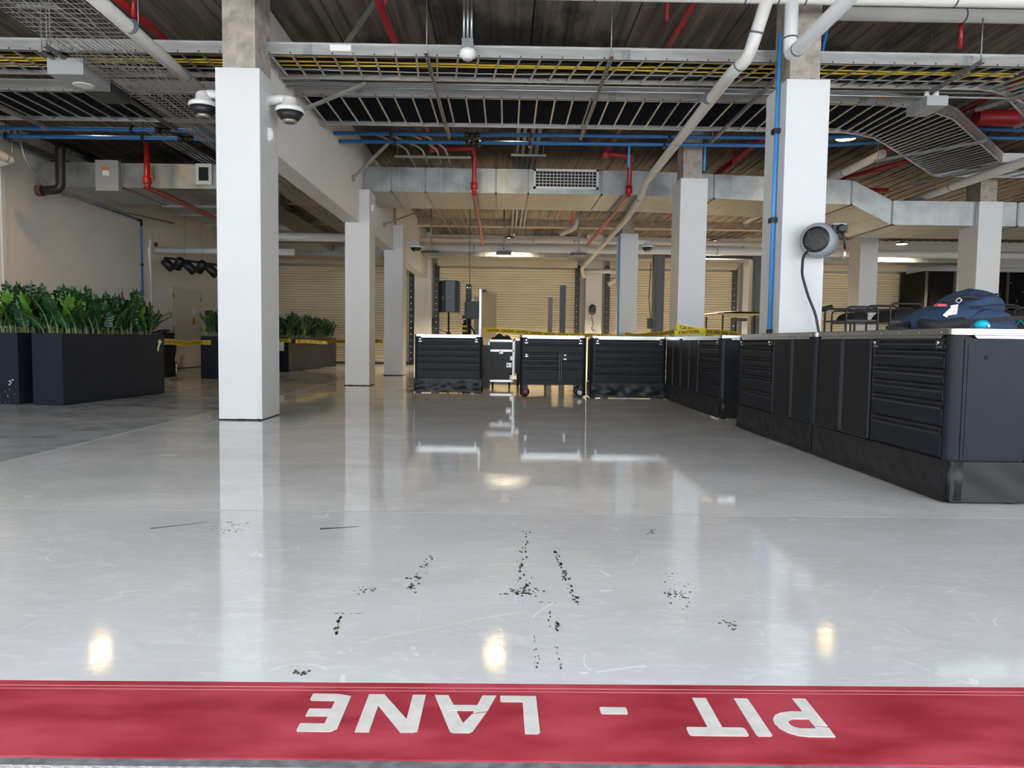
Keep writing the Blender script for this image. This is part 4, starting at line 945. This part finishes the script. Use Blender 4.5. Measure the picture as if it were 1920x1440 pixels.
tape([(-.45,15.9,1.115),(.6,16.8,1.08),(1.9,17.9,1.05),(2.93,18.55,1.03)],'long caution tape across the bay in front of the big shutter')
tape([(2.93,18.57,1.04),(3.42,18.55,1.02)],'caution tape round the far beige column')
tape([(3.1,18.58,1.1),(2.95,15.5,1.03),(2.935,12.98,1.07),(2.925,12.32,1.08)],'caution tape between the far column and the taped column')
tape([(2.93,12.30,1.17),(3.42,12.30,1.06)],'upper caution tape slanting across the taped column')
tape([(2.90,12.28,1.05),(3.43,12.28,1.09)],'lower caution tape across the taped column')
tape([(3.42,12.26,1.08),(3.40,10.4,1.01)],'caution tape from the taped column to the third cabinet')
t=thing('tape_knot','knotted yellow tape end tied at the big planter corner','tape',(-5.285,11.1,.7)); part('knot',MB().lathe([(.01,-.04),(.035,0),(.01,.04)],(-5.27,11.08,.80),(0,0,1),8).tube([(-5.26,11.07,.8),(-5.27,11.03,.72),(-5.26,11.0,.66)],.014,5),mat('faded_tape',(.50,.58,.25),.5),t)

# ---------------------------------------------------------------- column fittings
def dome(label, c, side, arm=True):
    """wall-arm dome camera; side = direction of the wall (-1 left, 1 right)"""
    x,y,z=c; t=thing('dome_camera',label,'camera',(x,y,z-.13))
    part('cap',MB().lathe([(.150,-.025),(.155,.0),(.145,.025),(.09,.045),(.075,.12),(.055,.14)],c,(0,0,1),28),K['white'],t)
    q=part('dome_window',MB().lathe([(.05,-.115),(.10,-.095),(.145,-.026)],c,(0,0,1),28),K['black'],t)
    part('lens_ring',MB().lathe([(.05,-.135),(.075,-.13),(.08,-.10)],c,(0,0,1),24),K['mirror'],q)
    if arm:
        wx=x+side*.235
        part('wall_arm',MB().tube([(x,y,z+.11),(x+side*.10,y,z+.12),(wx,y,z+.10)],[.05,.045,.055],12),K['white'],t)
        part('wall_plate',MB().rbox(wx-.01,wx+.012,y-.07,y+.07,z-.03,z+.17,.01),K['white'],t)
    return t
dome('white dome camera left of the nearest column',(-3.27,7.95,3.37),1)
dome('white dome camera on the right side of the nearest column',(-2.345,7.95,3.33),-1)
dome('white dome camera right of the far beige column',(3.65,18.7,3.36),-1)
dome('white dome camera beside the third left column',(-2.25,18.3,3.22),-1)
dome('white dome camera on the far right column behind the backpack',(9.78,14.2,3.47),-1)
t=thing('motion_sensor','white motion sensor on the right face of the nearest column','sensor',(-2.555,7.95,2.99)); o=part('housing',MB().prism([(-2.57,3.0),(-2.555,2.985),(-2.515,3.02),(-2.51,3.08),(-2.53,3.13),(-2.57,3.135)],1,7.90,7.98),K['white'],t); bevel(o,.004)
solo('motion_sensor',MB().box(-2.55,-2.50,13.8,13.9,3.3,3.42),K['white'],'small white sensor on the second left column','sensor')
# smoke detector
t=thing('smoke_detector','white round smoke detector hanging in front of the upper tray','detector',(-.43,7.88,3.86))
part('junction_box',MB().box(-.49,-.37,7.82,7.94,3.98,4.07),K['galv'],t)
part('detector_body',MB().lathe([(.05,-.10),(.055,-.085),(.085,-.07),(.088,-.03),(.085,.0)],(-.43,7.88,3.97),(0,0,1),28),K['white'],t)
part('sensor_chamber',MB().lathe([(.03,-.112),(.032,-.1)],(-.43,7.88,3.97),(0,0,1),16),K['boxgrey'],t)
# ceiling speaker boxes
t=thing('ceiling_speaker','grey box speaker with round white grille at upper left','speaker',(-4.9,7.6,3.8))
part('enclosure',MB().box(-5.12,-4.72,8.25,8.80,3.78,3.96),K['boxgrey'],t); part('enclosure_side',MB().box(-5.08,-4.76,8.8,9.35,3.81,3.96),K['dgrey'],t)
part('speaker_grille',MB().lathe([(.10,-.008),(.115,0)],(-4.92,8.60,3.78),(0,0,1),28),K['white'],t)
part('hanger',MB().tube([(-5.05,8.05,3.95),(-5.05,8.05,CZ)],.006,6).box(-5.3,-4.85,8.02,8.08,4.40,4.43).box(-5.07,-5.03,8.02,8.3,3.93,3.955),K['strut'],t)
t=thing('ceiling_device','flat grey wireless enclosure under the tray at upper right','enclosure',(5.2,8.7,3.8))
o=part('enclosure',MB().box(5.02,5.28,8.75,9.2,3.76,3.88),K['boxgrey'],t); bevel(o,.006); part('mounting_clip',MB().tube([(5.10,8.9,3.88),(5.1,8.9,3.97)],.03,10).tube([(5.21,8.9,3.88),(5.21,8.9,3.97)],.035,10),K['white'],t)
solo('warning_tag',MB().box(4.78,4.93,9.44,9.447,4.06,4.10),K['orange'],'small orange tag on the rear tray rail','tag')
solo('warning_tag',MB().box(4.58,4.68,9.44,9.447,4.06,4.105),mat('lime_tag',(.30,.34,.03),.6),'small lime tag on the rear tray rail','tag')
# hose reel
t=thing('hose_reel','grey air hose reel mounted on the right column above the cabinets','hose reel',(3.27,7.55,1.8))
c0=Vector((3.27,7.56,1.965)); ax=Vector((-.62,-.78,0)).normalized()
part('wall_bracket',MB().box(3.19,3.33,7.69,7.72,1.84,2.09).box(3.24,3.28,7.60,7.70,1.86,2.08),K['grey'],t)
part('reel_drum',MB().lathe([(.12,-.19),(.155,-.165),(.182,-.04),(.182,.04),(.165,.10),(.14,.112)],c0,ax,36,1,1),K['grey'],t)
q=part('side_cover',MB().lathe([(.135,.0),(.132,.008),(.10,.014),(.03,.016)],c0+ax*.110,ax,32),K['black'],t)
mb=MB()
for k in range(5): 
    a=k*2*PI/5; u=ax.cross(Vector((0,0,1))).normalized(); v=Vector((0,0,1)); P=[c0+ax*.128+(u*math.cos(a+s*.9)+v*math.sin(a+s*.9))*(.03+.09*s) for s in (0,.33,.66,1)]; mb.tube(P,.004,5)
part('spiral_rib',mb,K['dgrey'],q)
part('outlet_guard',MB().box(3.36,3.50,7.44,7.58,2.03,2.13),K['grey'],t)
part('hose_outlet',MB().lathe([(.05,-.02),(.045,.04),(.03,.06)],(3.43,7.44,2.07),(.1,-1,0),18).box(3.35,3.50,7.42,7.45,2.03,2.11),K['black'],t)
part('hose_tail',MB().tube([(3.43,7.42,2.05),(3.46,7.40,1.98),(3.47,7.40,1.86)],.012,8),K['black'],t)
part('brass_coupler',MB().tube([(3.47,7.40,1.86),(3.47,7.40,1.83),(3.468,7.40,1.80),(3.466,7.40,1.765)],[.013,.016,.020,.013],10),K['brass'],t)
part('supply_hose',MB().tube([(3.15,7.50,1.87),(3.105,7.55,1.80),(3.12,7.6,1.62),(3.20,7.62,1.40),(3.29,7.62,1.2),(3.325,7.6,1.0),(3.325,7.6,.985)],.014,10,.05),K['black'],t)

# ---------------------------------------------------------------- backpack on the worktop
def backpack():
    t=thing('backpack','navy blue backpack lying on the nearest worktop','backpack',(3.0,4.75,.98))
    def hull(c, sx, sy, h, seed, p=2.6, nose=0):
        rn=random.Random(seed); ph=[rn.uniform(0,6) for _ in range(4)]; mb=MB(); n=28; m=12
        vs=[]
        for j in range(m+1):
            v=j/m
            for i in range(n):
                a=2*PI*i/n; ca=math.cos(a); sa=math.sin(a)
                r=(abs(ca)**p+abs(sa)**p)**(-1/p)
                prof=(1-max(0,(v-.30)/.70)**2.2)**.5 if v<1 else 0.0
                prof*= (.93+.07*min(1,v*6))
                bl=1+.02*math.sin(3*a+ph[0])+.02*math.sin(7*a+ph[1]+v*4)
                x=ca*r*sx*prof*bl; y=sa*r*sy*prof*bl
                hh=h*(1-nose*max(0,-x/sx)*.75 - nose*.25*max(0,x/sx))
                vs.append((c[0]+x, c[1]+y, c[2]+hh*v+.004*math.sin(9*a+ph[2])*v))
        fs=[(j*n+i,j*n+(i+1)%n,(j+1)*n+(i+1)%n,(j+1)*n+i) for j in range(m) for i in range(n)]
        mb.add(vs,fs,True); return mb
    part('main_body',hull((3.01,4.80,.982),.32,.20,.205,1,2.8,.36),K['navy'],t)
    part('front_pocket',hull((3.11,4.82,1.10),.19,.17,.165,2,2.8,.30),K['navy'],t)
    part('side_pocket',hull((3.12,4.63,1.0),.16,.06,.12,3,3,.1),K['navy'],t)
    part('base_panel',hull((3.03,4.72,.982),.29,.18,.085,8,3,.0),K['navy'],t)
    part('shoulder_strap',MB().tube([(2.74,4.72,1.03),(2.70,4.60,1.02),(2.76,4.56,1.0),(2.90,4.55,1.03),(2.98,4.57,1.01)],[.03,.034,.04,.036,.02],10),K['webbing'],t)
    part('shoulder_strap',MB().tube([(2.72,4.80,1.02),(2.58,4.76,1.0),(2.50,4.70,.995),(2.62,4.66,.990)],[.026,.018,.012,.008],8),K['webbing'],t)
    part('hip_belt',MB().beam((2.90,4.565,1.035),(3.30,4.57,1.065),.008,.030),K['webbing'],t)
    part('zip_line',MB().tube([(2.98,4.60,1.13),(3.10,4.585,1.145),(3.22,4.60,1.15),(3.29,4.65,1.15)],.005,6).tube([(2.93,4.66,1.19),(3.05,4.64,1.215),(3.2,4.65,1.22)],.006,6),K['webbing'],t)
    part('grab_handle',MB().tube([(2.84,4.66,1.15),(2.88,4.63,1.185),(2.97,4.62,1.20),(3.05,4.63,1.19)],.013,8),K['webbing'],t)
    part('carabiner',MB().tube([(2.88,4.60,1.17),(2.90,4.595,1.19),(2.92,4.595,1.175),(2.90,4.595,1.155),(2.88,4.60,1.17)],.003,6),K['chrome'],t)
    part('pink_tab',MB().box(2.78,2.84,4.62,4.66,1.135,1.15),mat('pink_fabric',(.6,.08,.12),.7),t)
    return t
backpack()
t=thing('luggage_tag','white paper luggage tag hanging on the backpack','tag',(2.82,4.56,1.07)); part('card',MB().prism([(2.815,1.075),(2.862,1.083),(2.868,1.145),(2.822,1.137)],1,4.548,4.550),K['paper'],t)
part('second_card',MB().prism([(2.775,1.075),(2.80,1.062),(2.84,1.10),(2.825,1.125)],1,4.552,4.554),K['paper'],t); part('printed_lines',MB().box(2.83,2.858,4.546,4.548,1.120,1.123).box(2.83,2.852,4.546,4.548,1.112,1.115).box(2.838,2.848,4.546,4.548,1.095,1.105),K['grey'],t)
t=thing('round_pouch','bright cyan oval pouch resting against the backpack','pouch',(2.93,4.5,.98)); part('shell',MB().lathe([(.001,-.030),(.022,-.026),(.036,-.012),(.040,0),(.036,.012),(.022,.026),(.001,.030)],(2.90,4.36,1.011),(0,.15,1),24),K['cyan'],t)
part('white_logo',MB().lathe([(.009,0),(.009,.002)],(2.918,4.3245,1.004),(.25,-1,0),14),K['paper'],t)
# ---------------------------------------------------------------- gear on the far side
def rack(label,x,y,wd,h,mid,grp=None):
    t=thing('tube_frame_cart',label,'cart',(x,y,0)); r=.014
    part('front_hoop',MB().tube([(x,y,.15),(x,y,h),(x+wd,y,h),(x+wd,y,.15)],r,8,.07),K['black'],t)
    part('rear_hoop',MB().tube([(x,y+.6,.15),(x,y+.6,h),(x+wd,y+.6,h),(x+wd,y+.6,.15)],r,8,.07),K['black'],t)
    part('shelf',MB().box(x,x+wd,y,y+.6,mid-.02,mid).box(x,x+wd,y,y+.6,.15,.18),K['black'],t)
    for a in (x,x+wd):
        for b in (y,y+.6): part('caster',MB().lathe([(.055,-.015),(.055,.015)],(a,b,.055),(1,0,0),14).box(a-.012,a+.012,b-.02,b+.02,.06,.16),K['rubber'],t)
    return t
rack('black tube frame cart right of the hose reel column',4.27,9.0,.40,1.36,1.2)
rack('taller black tube frame cart next to the backpack',4.93,9.2,.42,1.42,1.2)
rack('black tube frame cart partly behind another cart',5.0,10.4,.9,1.40,1.22)
rack('black tube frame cart right of the backpack',6.45,9.75,.55,1.45,1.15)
rack('black tube frame cart at the right edge',7.15,9.7,.6,1.45,1.15)
t=thing('mobility_handle','black curved tiller handle behind the carts','handle',(4.2,9.4,0)); part('stem',MB().tube([(4.22,9.8,.1),(4.16,9.8,1.05),(4.15,9.8,1.25),(4.25,9.8,1.36)],.02,8,.1),K['black'],t); part('grip',MB().tube([(4.12,9.8,1.34),(4.3,9.8,1.36),(4.45,9.8,1.40)],.035,8),K['black'],t); part('base',MB().box(4.1,4.4,9.7,9.95,0,.1),K['cardred'],t)
def lump(label,c,s,seed,name='duffel_bag',cat='bag',m_=None,teal=False):
    rn=random.Random(seed); t=thing(name,label,cat,(c[0],c[1],c[2])); ph=rn.uniform(0,6)
    def fn(u,v):
        a=2*PI*u; e=PI*(v*.5); r=math.cos(e)**.6
        return (c[0]+s[0]*r*math.cos(a)*(1+.08*math.sin(3*a+ph)), c[1]+s[1]*r*math.sin(a), c[2]+s[2]*math.sin(e)*(1+.12*math.sin(4*a+ph)*math.cos(e)))
    part('bag_body',MB().grid(24,8,fn),m_ or K['darkbox'],t)
    part('strap',MB().tube([(c[0]-s[0]*.5,c[1]-s[1],c[2]+.05),(c[0]-s[0]*.3,c[1]-s[1]*.8,c[2]+s[2]*1.05),(c[0]+s[0]*.3,c[1]-s[1]*.8,c[2]+s[2]*1.05),(c[0]+s[0]*.5,c[1]-s[1],c[2]+.05)],.012,6,.05),K['webbing'],t)
    if teal:
        P=[(c[0]-s[0]*.7+s[0]*1.3*i/8, c[1]-s[1]*1.02, c[2]+s[2]*(.35+.25*(i%2))) for i in range(9)]; part('teal_script',MB().tube(P,.010,5),K['teal'],t)
    return t
lump('black bag draped over the taller tube cart',(5.2,9.5,1.2),(.34,.2,.16),1)
lump('black bag on the cart right of the hose reel column',(4.5,9.3,1.2),(.18,.2,.10),2)
lump('black bag with teal script right of the backpack',(6.4,9.0,1.02),(.42,.22,.32),3,teal=True)
lump('glossy black bag with teal script at the right edge',(7.2,9.3,1.02),(.40,.22,.34),4,teal=True,m_=K['black'])
solo('low_table',MB().box(5.9,7.7,8.7,9.6,.98,1.02).box(5.95,6.0,8.75,8.8,0,.98).box(7.6,7.65,8.75,8.8,0,.98).box(5.95,6.0,9.5,9.55,0,.98).box(7.6,7.65,9.5,9.55,0,.98),K['black'],'black table carrying the bags with teal script','table')
# golf cart
t=thing('golf_cart','golf cart with tan roof seen behind the third cabinet','golf cart',(6.4,19.5,0))
X0,X1,Y0=5.72,6.95,19.4
def roof(u,v): x=X0-.05+(X1-X0+.1)*u; y=Y0-.1+2.2*v; return (x,y,1.70+.09*math.sin(PI*u)**.6*math.sin(PI*(.1+.8*v))**.5)
part('roof',MB().grid(16,10,roof).box(X0-.05,X1+.05,Y0-.1,Y0+2.1,1.665,1.70),K['tan'],t)
for x,y in ((X0+.18,Y0+.1),(X1-.18,Y0+.1),(X0+.18,Y0+1.7),(X1-.18,Y0+1.7)): part('roof_post',MB().tube([(x+(.06 if x<6.3 else -.06),y,.75),(x,y,.95),(x,y,1.68)],.022,8,.1),K['black'],t)
part('rear_mirror',MB().box(6.15,6.55,Y0+.05,Y0+.1,1.50,1.58),K['black'],t)
o=part('body',MB().box(X0+.08,X1-.08,Y0,Y0+2.0,.25,.6).box(X0+.08,X1-.08,Y0-.3,Y0+.3,.3,.72),K['tan'],t); bevel(o,.05,3)
part('seat',MB().box(X0+.15,X1-.15,Y0+1.0,Y0+1.5,.6,.8).box(X0+.15,X1-.15,Y0+1.42,Y0+1.52,.8,1.15),K['black'],t)
for x in (X0+.12,X1-.12):
    for y in (Y0+.1,Y0+1.7): part('wheel',MB().lathe([(.12,-.09),(.22,-.08),(.22,.08),(.12,.09)],(x,y,.22),(1,0,0),20),K['rubber'],t)
# two-post lift and four-post lift
t=thing('two_post_lift','tall dark two-post vehicle lift with overhead beam','vehicle lift',(5.9,21,0))
for x in (4.30,7.15): part('post',MB().box(x,x+.30,20.9,21.2,.0,3.42).box(x+.06,x+.24,20.88,20.9,.05,3.3),K['lift'],t); part('foot_plate',MB().box(x-.1,x+.4,20.7,21.4,0,.02),K['lift'],t)
part('overhead_beam',MB().box(4.30,7.45,21.0,21.1,3.36,3.44),K['black'],t)
part('control_box',MB().box(4.16,4.30,20.9,21.1,1.30,1.6),K['black'],t); part('cable',MB().tube([(4.24,21,1.6),(4.18,21,2.2),(4.22,21,3.2)],.012,6),K['black'],t)
t=thing('four_post_lift','low grey four-post vehicle lift in front of the big shutter','vehicle lift',(.3,20,0))
for x,y in ((-.98,18.1),(1.38,18.1),(-.98,23.1),(1.38,23.1)): part('post',MB().box(x,x+.14,y,y+.14,0,2.29),K['lift'],t); 
part('runway',MB().box(-.75,-.25,18.2,23.1,.1,.2),K['lift'],t); part('runway',MB().box(.75,1.25,18.2,23.1,.1,.2),K['lift'],t); part('cross_beam',MB().box(-.98,1.5,18.12,18.22,.08,.22).box(-.98,1.5,23.12,23.22,.08,.22),K['lift'],t)
mb=MB()
for x in (-.94,-.88): mb.lathe([(.012,0),(.012,.01)],(x,18.1,2.2),(0,-1,0),10)
part('post_bolt',mb,K['chrome'],t)
# speaker on a stand
t=thing('pa_speaker','large black loudspeaker raised on a pole stand','speaker',(-1.24,16,1.5))
o=part('cabinet_shell',MB().prism([(-1.45,15.95),(-1.30,15.80),(-1.09,15.80),(-1.02,15.95),(-1.02,16.15),(-1.42,16.2)],2,1.50,2.19),K['dgrey'],t); bevel(o,.015)
part('front_grille',MB().prism([(-1.465,15.95),(-1.40,15.87),(-1.37,15.90),(-1.41,16.18),(-1.45,16.18)],2,1.50,2.17).box(-1.085,-1.0,15.93,16.17,1.5,2.17),K['black'],t)
part('side_handle',MB().box(-1.38,-1.33,15.80,15.84,1.75,1.85),K['black'],t); part('badge',MB().lathe([(.008,0),(.008,.004)],(-1.2,15.80,1.83),(0,-1,0),10),K['white'],t)
t=thing('speaker_stand','black pole stand under the loudspeaker','speaker stand',(-1.24,16,0)); part('pole',MB().tube([(-1.24,15.98,.1),(-1.24,15.98,1.50)],.020,10),K['black'],t); part('collar',MB().tube([(-1.24,15.98,.97),(-1.24,15.98,1.06)],.05,10),K['black'],t)
for a in (.5,2.6,4.7): part('leg',MB().tube([(-1.24,15.98,.7),(-1.24+.45*math.cos(a),15.98+.45*math.sin(a),.02)],.014,8),K['black'],t)
solo('speaker_cable',MB().tube([(-1.26,15.9,1.05),(-1.4,15.9,1.1),(-1.55,15.95,1.18),(-1.6,16.0,1.4),(-1.62,16.1,.02)],.008,6,.05),K['black'],'black cable sagging beside the loudspeaker stand','cable')
t=thing('monitor_speaker','small black box speaker facing the tilted screen','speaker',(-.75,16.6,1.3)); o=part('cabinet_shell',MB().box(-.90,-.60,16.45,16.75,1.37,1.78),K['black'],t); bevel(o,.01); part('silver_top',MB().box(-.78,-.58,16.45,16.74,1.78,1.79),K['white'],t)
part('connector_panel',MB().box(-.92,-.90,16.5,16.7,1.42,1.74),K['dgrey'],t)
part('pole',MB().tube([(-.82,16.6,.02),(-.82,16.6,1.37)],.03,10),K['black'],t)
part('base_plate',MB().lathe([(.2,0),(.2,.02)],(-.82,16.6,.0),(0,0,1),20),K['black'],t)
t=thing('fire_extinguisher','black fire extinguisher with two yellow bands by the lift post','fire extinguisher',(-.93,16.9,.8)); part('cylinder',MB().tube([(-.94,16.95,.02),(-.94,16.95,1.27)],.055,14),K['black'],t); part('yellow_band',MB().tube([(-.94,16.95,1.08),(-.94,16.95,1.14)],.057,14).tube([(-.94,16.95,1.19),(-.94,16.95,1.24)],.057,14),K['yellow'],t); part('valve',MB().tube([(-.94,16.95,1.27),(-.94,16.95,1.36)],.03,10).box(-1.0,-.9,16.9,17.0,1.40,1.47),K['black'],t)
part('hose',MB().tube([(-.8,16.95,1.22),(-.72,16.9,1.1),(-.68,16.9,.9)],.018,8),K['black'],t)
t=thing('tilted_screen','large silver framed screen standing edge-on beside the speakers','screen',(-.4,16.8,0))
part('screen_frame',MB().prism([(-.58,16.4),(-.54,16.4),(-.20,17.8),(-.24,17.8)],2,.35,2.05),K['alu'],t); part('glass',MB().prism([(-.535,16.42),(-.53,16.42),(-.205,17.78),(-.21,17.78)],2,.42,1.98),K['mirror'],t)
part('stand_leg',MB().box(-.60,-.56,16.6,16.65,0,1.9).box(-.75,-.3,16.6,16.7,0,.05),K['white'],t); part('bracket',MB().box(-.52,-.42,16.38,16.42,1.98,2.03),K['black'],t)
solo('hanging_cable',MB().tube([(-.86,17.5,4.63),(-.86,17.5,2.1)],.008,6),K['black'],'thin black cable hanging from the ceiling to the small speaker','cable')
# wall reel, notice
t=thing('cord_reel','black cord reel on the rear pier beside the big shutter','cord reel',(3.1,25.5,1.8)); part('reel_body',MB().lathe([(.14,0),(.2,.05),(.2,.2),(.12,.22)],(3.08,25.55,2.02),(0,-1,0),20,.95,.58),K['black'],t); part('cord',MB().tube([(3.05,25.4,1.8),(3.12,25.4,1.5),(3.05,25.4,1.35),(3.15,25.4,1.28)],.015,6,.05),K['black'],t)
t=thing('notice','white notice sheets on the rear pier below the cord reel','notice',(3.1,25.54,.95)); part('sheet',MB().box(2.98,3.3,25.53,25.545,1.12,1.32),K['paper'],t); part('sheet',MB().box(2.98,3.3,25.53,25.545,1.34,1.46),K['paper'],t)
mb=MB()
for k in range(5): mb.box(3.0,3.26,25.525,25.53,1.15+k*.06,1.165+k*.06)
part('printed_lines',mb,K['grey'],t)
# cable bundle columns beside the shutters
for x,lb in ((-2.48,'dark'),(2.55,'dark')): pass
t=thing('stage_light_bar','black stage light bar hanging under the short white pipe on the left','light bar',(-7,18.2,2.6))
part('bar',MB().beam((-8.5,18.2,2.85),(-6.6,17.9,2.6),.06,.06),K['black'],t)
part('suspension',MB().tube([(-8.0,18.2,2.9),(-8.0,18.2,CZ)],.006,6).tube([(-7.5,18.08,2.7),(-7.5,18.08,CZ)],.006,6),K['strut'],t)
for k in range(7):
    x=-8.4+k*.29; y=18.17-.045*k; z=2.80-.04*k
    q=part('spotlight',MB().lathe([(.07,-.17),(.11,-.14),(.11,.13),(.07,.16)],(x,y,z-.12+.06*(k%2)),(.6*(1 if k%2 else -1),-.3,.7),12),K['black'],t)
# covered black equipment left of the door
t=thing('covered_equipment','equipment under a black cover behind the nearest planter','equipment',(-7.6,14.5,0))
mb=MB(); mb.grid(14,10,lambda u,v:(-7.95+1.05*u+.03*math.sin(v*9), 14.6+.02*math.sin(u*13), .05+.95*v-.06*abs(math.sin(u*7))*v)); mb.grid(14,6,lambda u,v:(-7.95+1.05*u, 14.6+.6*v, 1.0-.06*abs(math.sin(u*7))+.05*math.sin(v*3)))
mb.grid(6,10,lambda u,v:(-6.9+.02*math.sin(v*12)-.12*(1-v)*0, 14.6+.6*u, .05+.92*v))
part('cover',mb,K['darkbox'],t); part('foot',MB().tube([(-6.85,15.1,.02),(-6.85,15.1,.35)],.015,6).box(-6.95,-6.75,15.05,15.15,0,.02),K['chrome'],t)
part('rim',MB().tube([(-7.9,14.58,.93),(-6.95,14.58,.93)],.012,6),K['dgrey'],t)
solo('side_table',MB().box(-8.98,-7.2,12.2,12.8,.95,1.0).box(-8.9,-7.3,12.25,12.3,0,.95),K['case'],'dark counter with pale top behind the chipped planter','table')
# door notices
solo('door_notice',MB().box(-9.108,-9.104,21.15,21.35,1.55,1.72),K['paper'],'white and green notice on the left door','notice')
solo('door_notice',MB().box(-9.108,-9.104,21.17,21.35,1.25,1.45),K['orange'],'red notice on the left door','notice')
solo('camera_on_wall',MB().box(-9.14,-9.05,22.15,22.3,1.55,1.7),K['dgrey'],'small grey card reader right of the left door','card reader')
# black display area at the far right
t=thing('dark_partition','tall black partition closing the far right corner','partition',(17,24.3,0))
part('panel',MB().box(14.15,16.5,24.3,24.4,0,3.42),K['dark'],t); part('panel',MB().box(16.52,19.9,24.3,24.4,0,3.42),K['dark'],t); part('side_panel',MB().box(14.15,14.22,24.4,25.8,0,3.42),K['dark'],t)
for x in (14.15,15.1,15.4,16.9,18.6): part('frame_post',MB().box(x,x+.05,24.2,24.28,0,3.4),K['dgrey'],t)
part('cross_rail',MB().box(14.15,19.9,24.22,24.27,1.9,1.94),K['dgrey'],t)
rn=random.Random(9)
for k in range(22): x=rn.uniform(14.5,19.5); z=rn.uniform(1.2,3.2); part('glint_speck',MB().box(x,x+.03,24.27,24.3,z,z+.025),K['chrome'],t)  # chrome specks added to stand for small glints in the dark area
# high-bay lamps
WORDS={( -6.9,12.6):'left bay above the mesh basket',(-.1,12.6):'middle bay above the duct',(5.85,12.6):'right bay beside the hose reel column',(-6.9,23.0):'rear left bay',(.1,23.0):'rear of the middle bay',(6.6,23.0):'rear, right of the taped column',(12.6,23.0):'rear right bay',(12.4,12.6):'far right bay'}
for i,((x,y),lb) in enumerate(WORDS.items()):
    z=(4.44 if x>5 else 4.58) if y<20 else 4.12; y=12.2 if (y<20 and x<5) else y
    t=thing('high_bay_lamp','round high-bay ceiling lamp, '+lb,'ceiling lamp',(x,y,z))
    part('housing',MB().lathe([(.17,0),(.18,.02),(.17,.04),(.09,.06),(.06,.075)],(x,y,z),(0,0,1),24),K['black'],t)
    part('lens',MB().lathe([(.12,-.006),(.16,0)],(x,y,z),(0,0,1),24),K['lens'] if y<20 else K['lensb'],t,label='glowing warm lens')
    part('suspension_cable',MB().tube([(x,y,z+.07),(x,y,CZ)],.008,6),K['strut'],t)
    L_=bpy.data.lights.new('lamp_light','SPOT'); L_.energy = 190 if y<20 else 4600; L_.color=(1,.66,.30) if y<20 else (1,.80,.54); L_.spot_size=math.radians(150); L_.spot_blend=.9; L_.shadow_soft_size=.13
    lo=bpy.data.objects.new('lamp_light',L_); C.objects.link(lo); lo.parent=t; lo.location=(0,0,-.02)
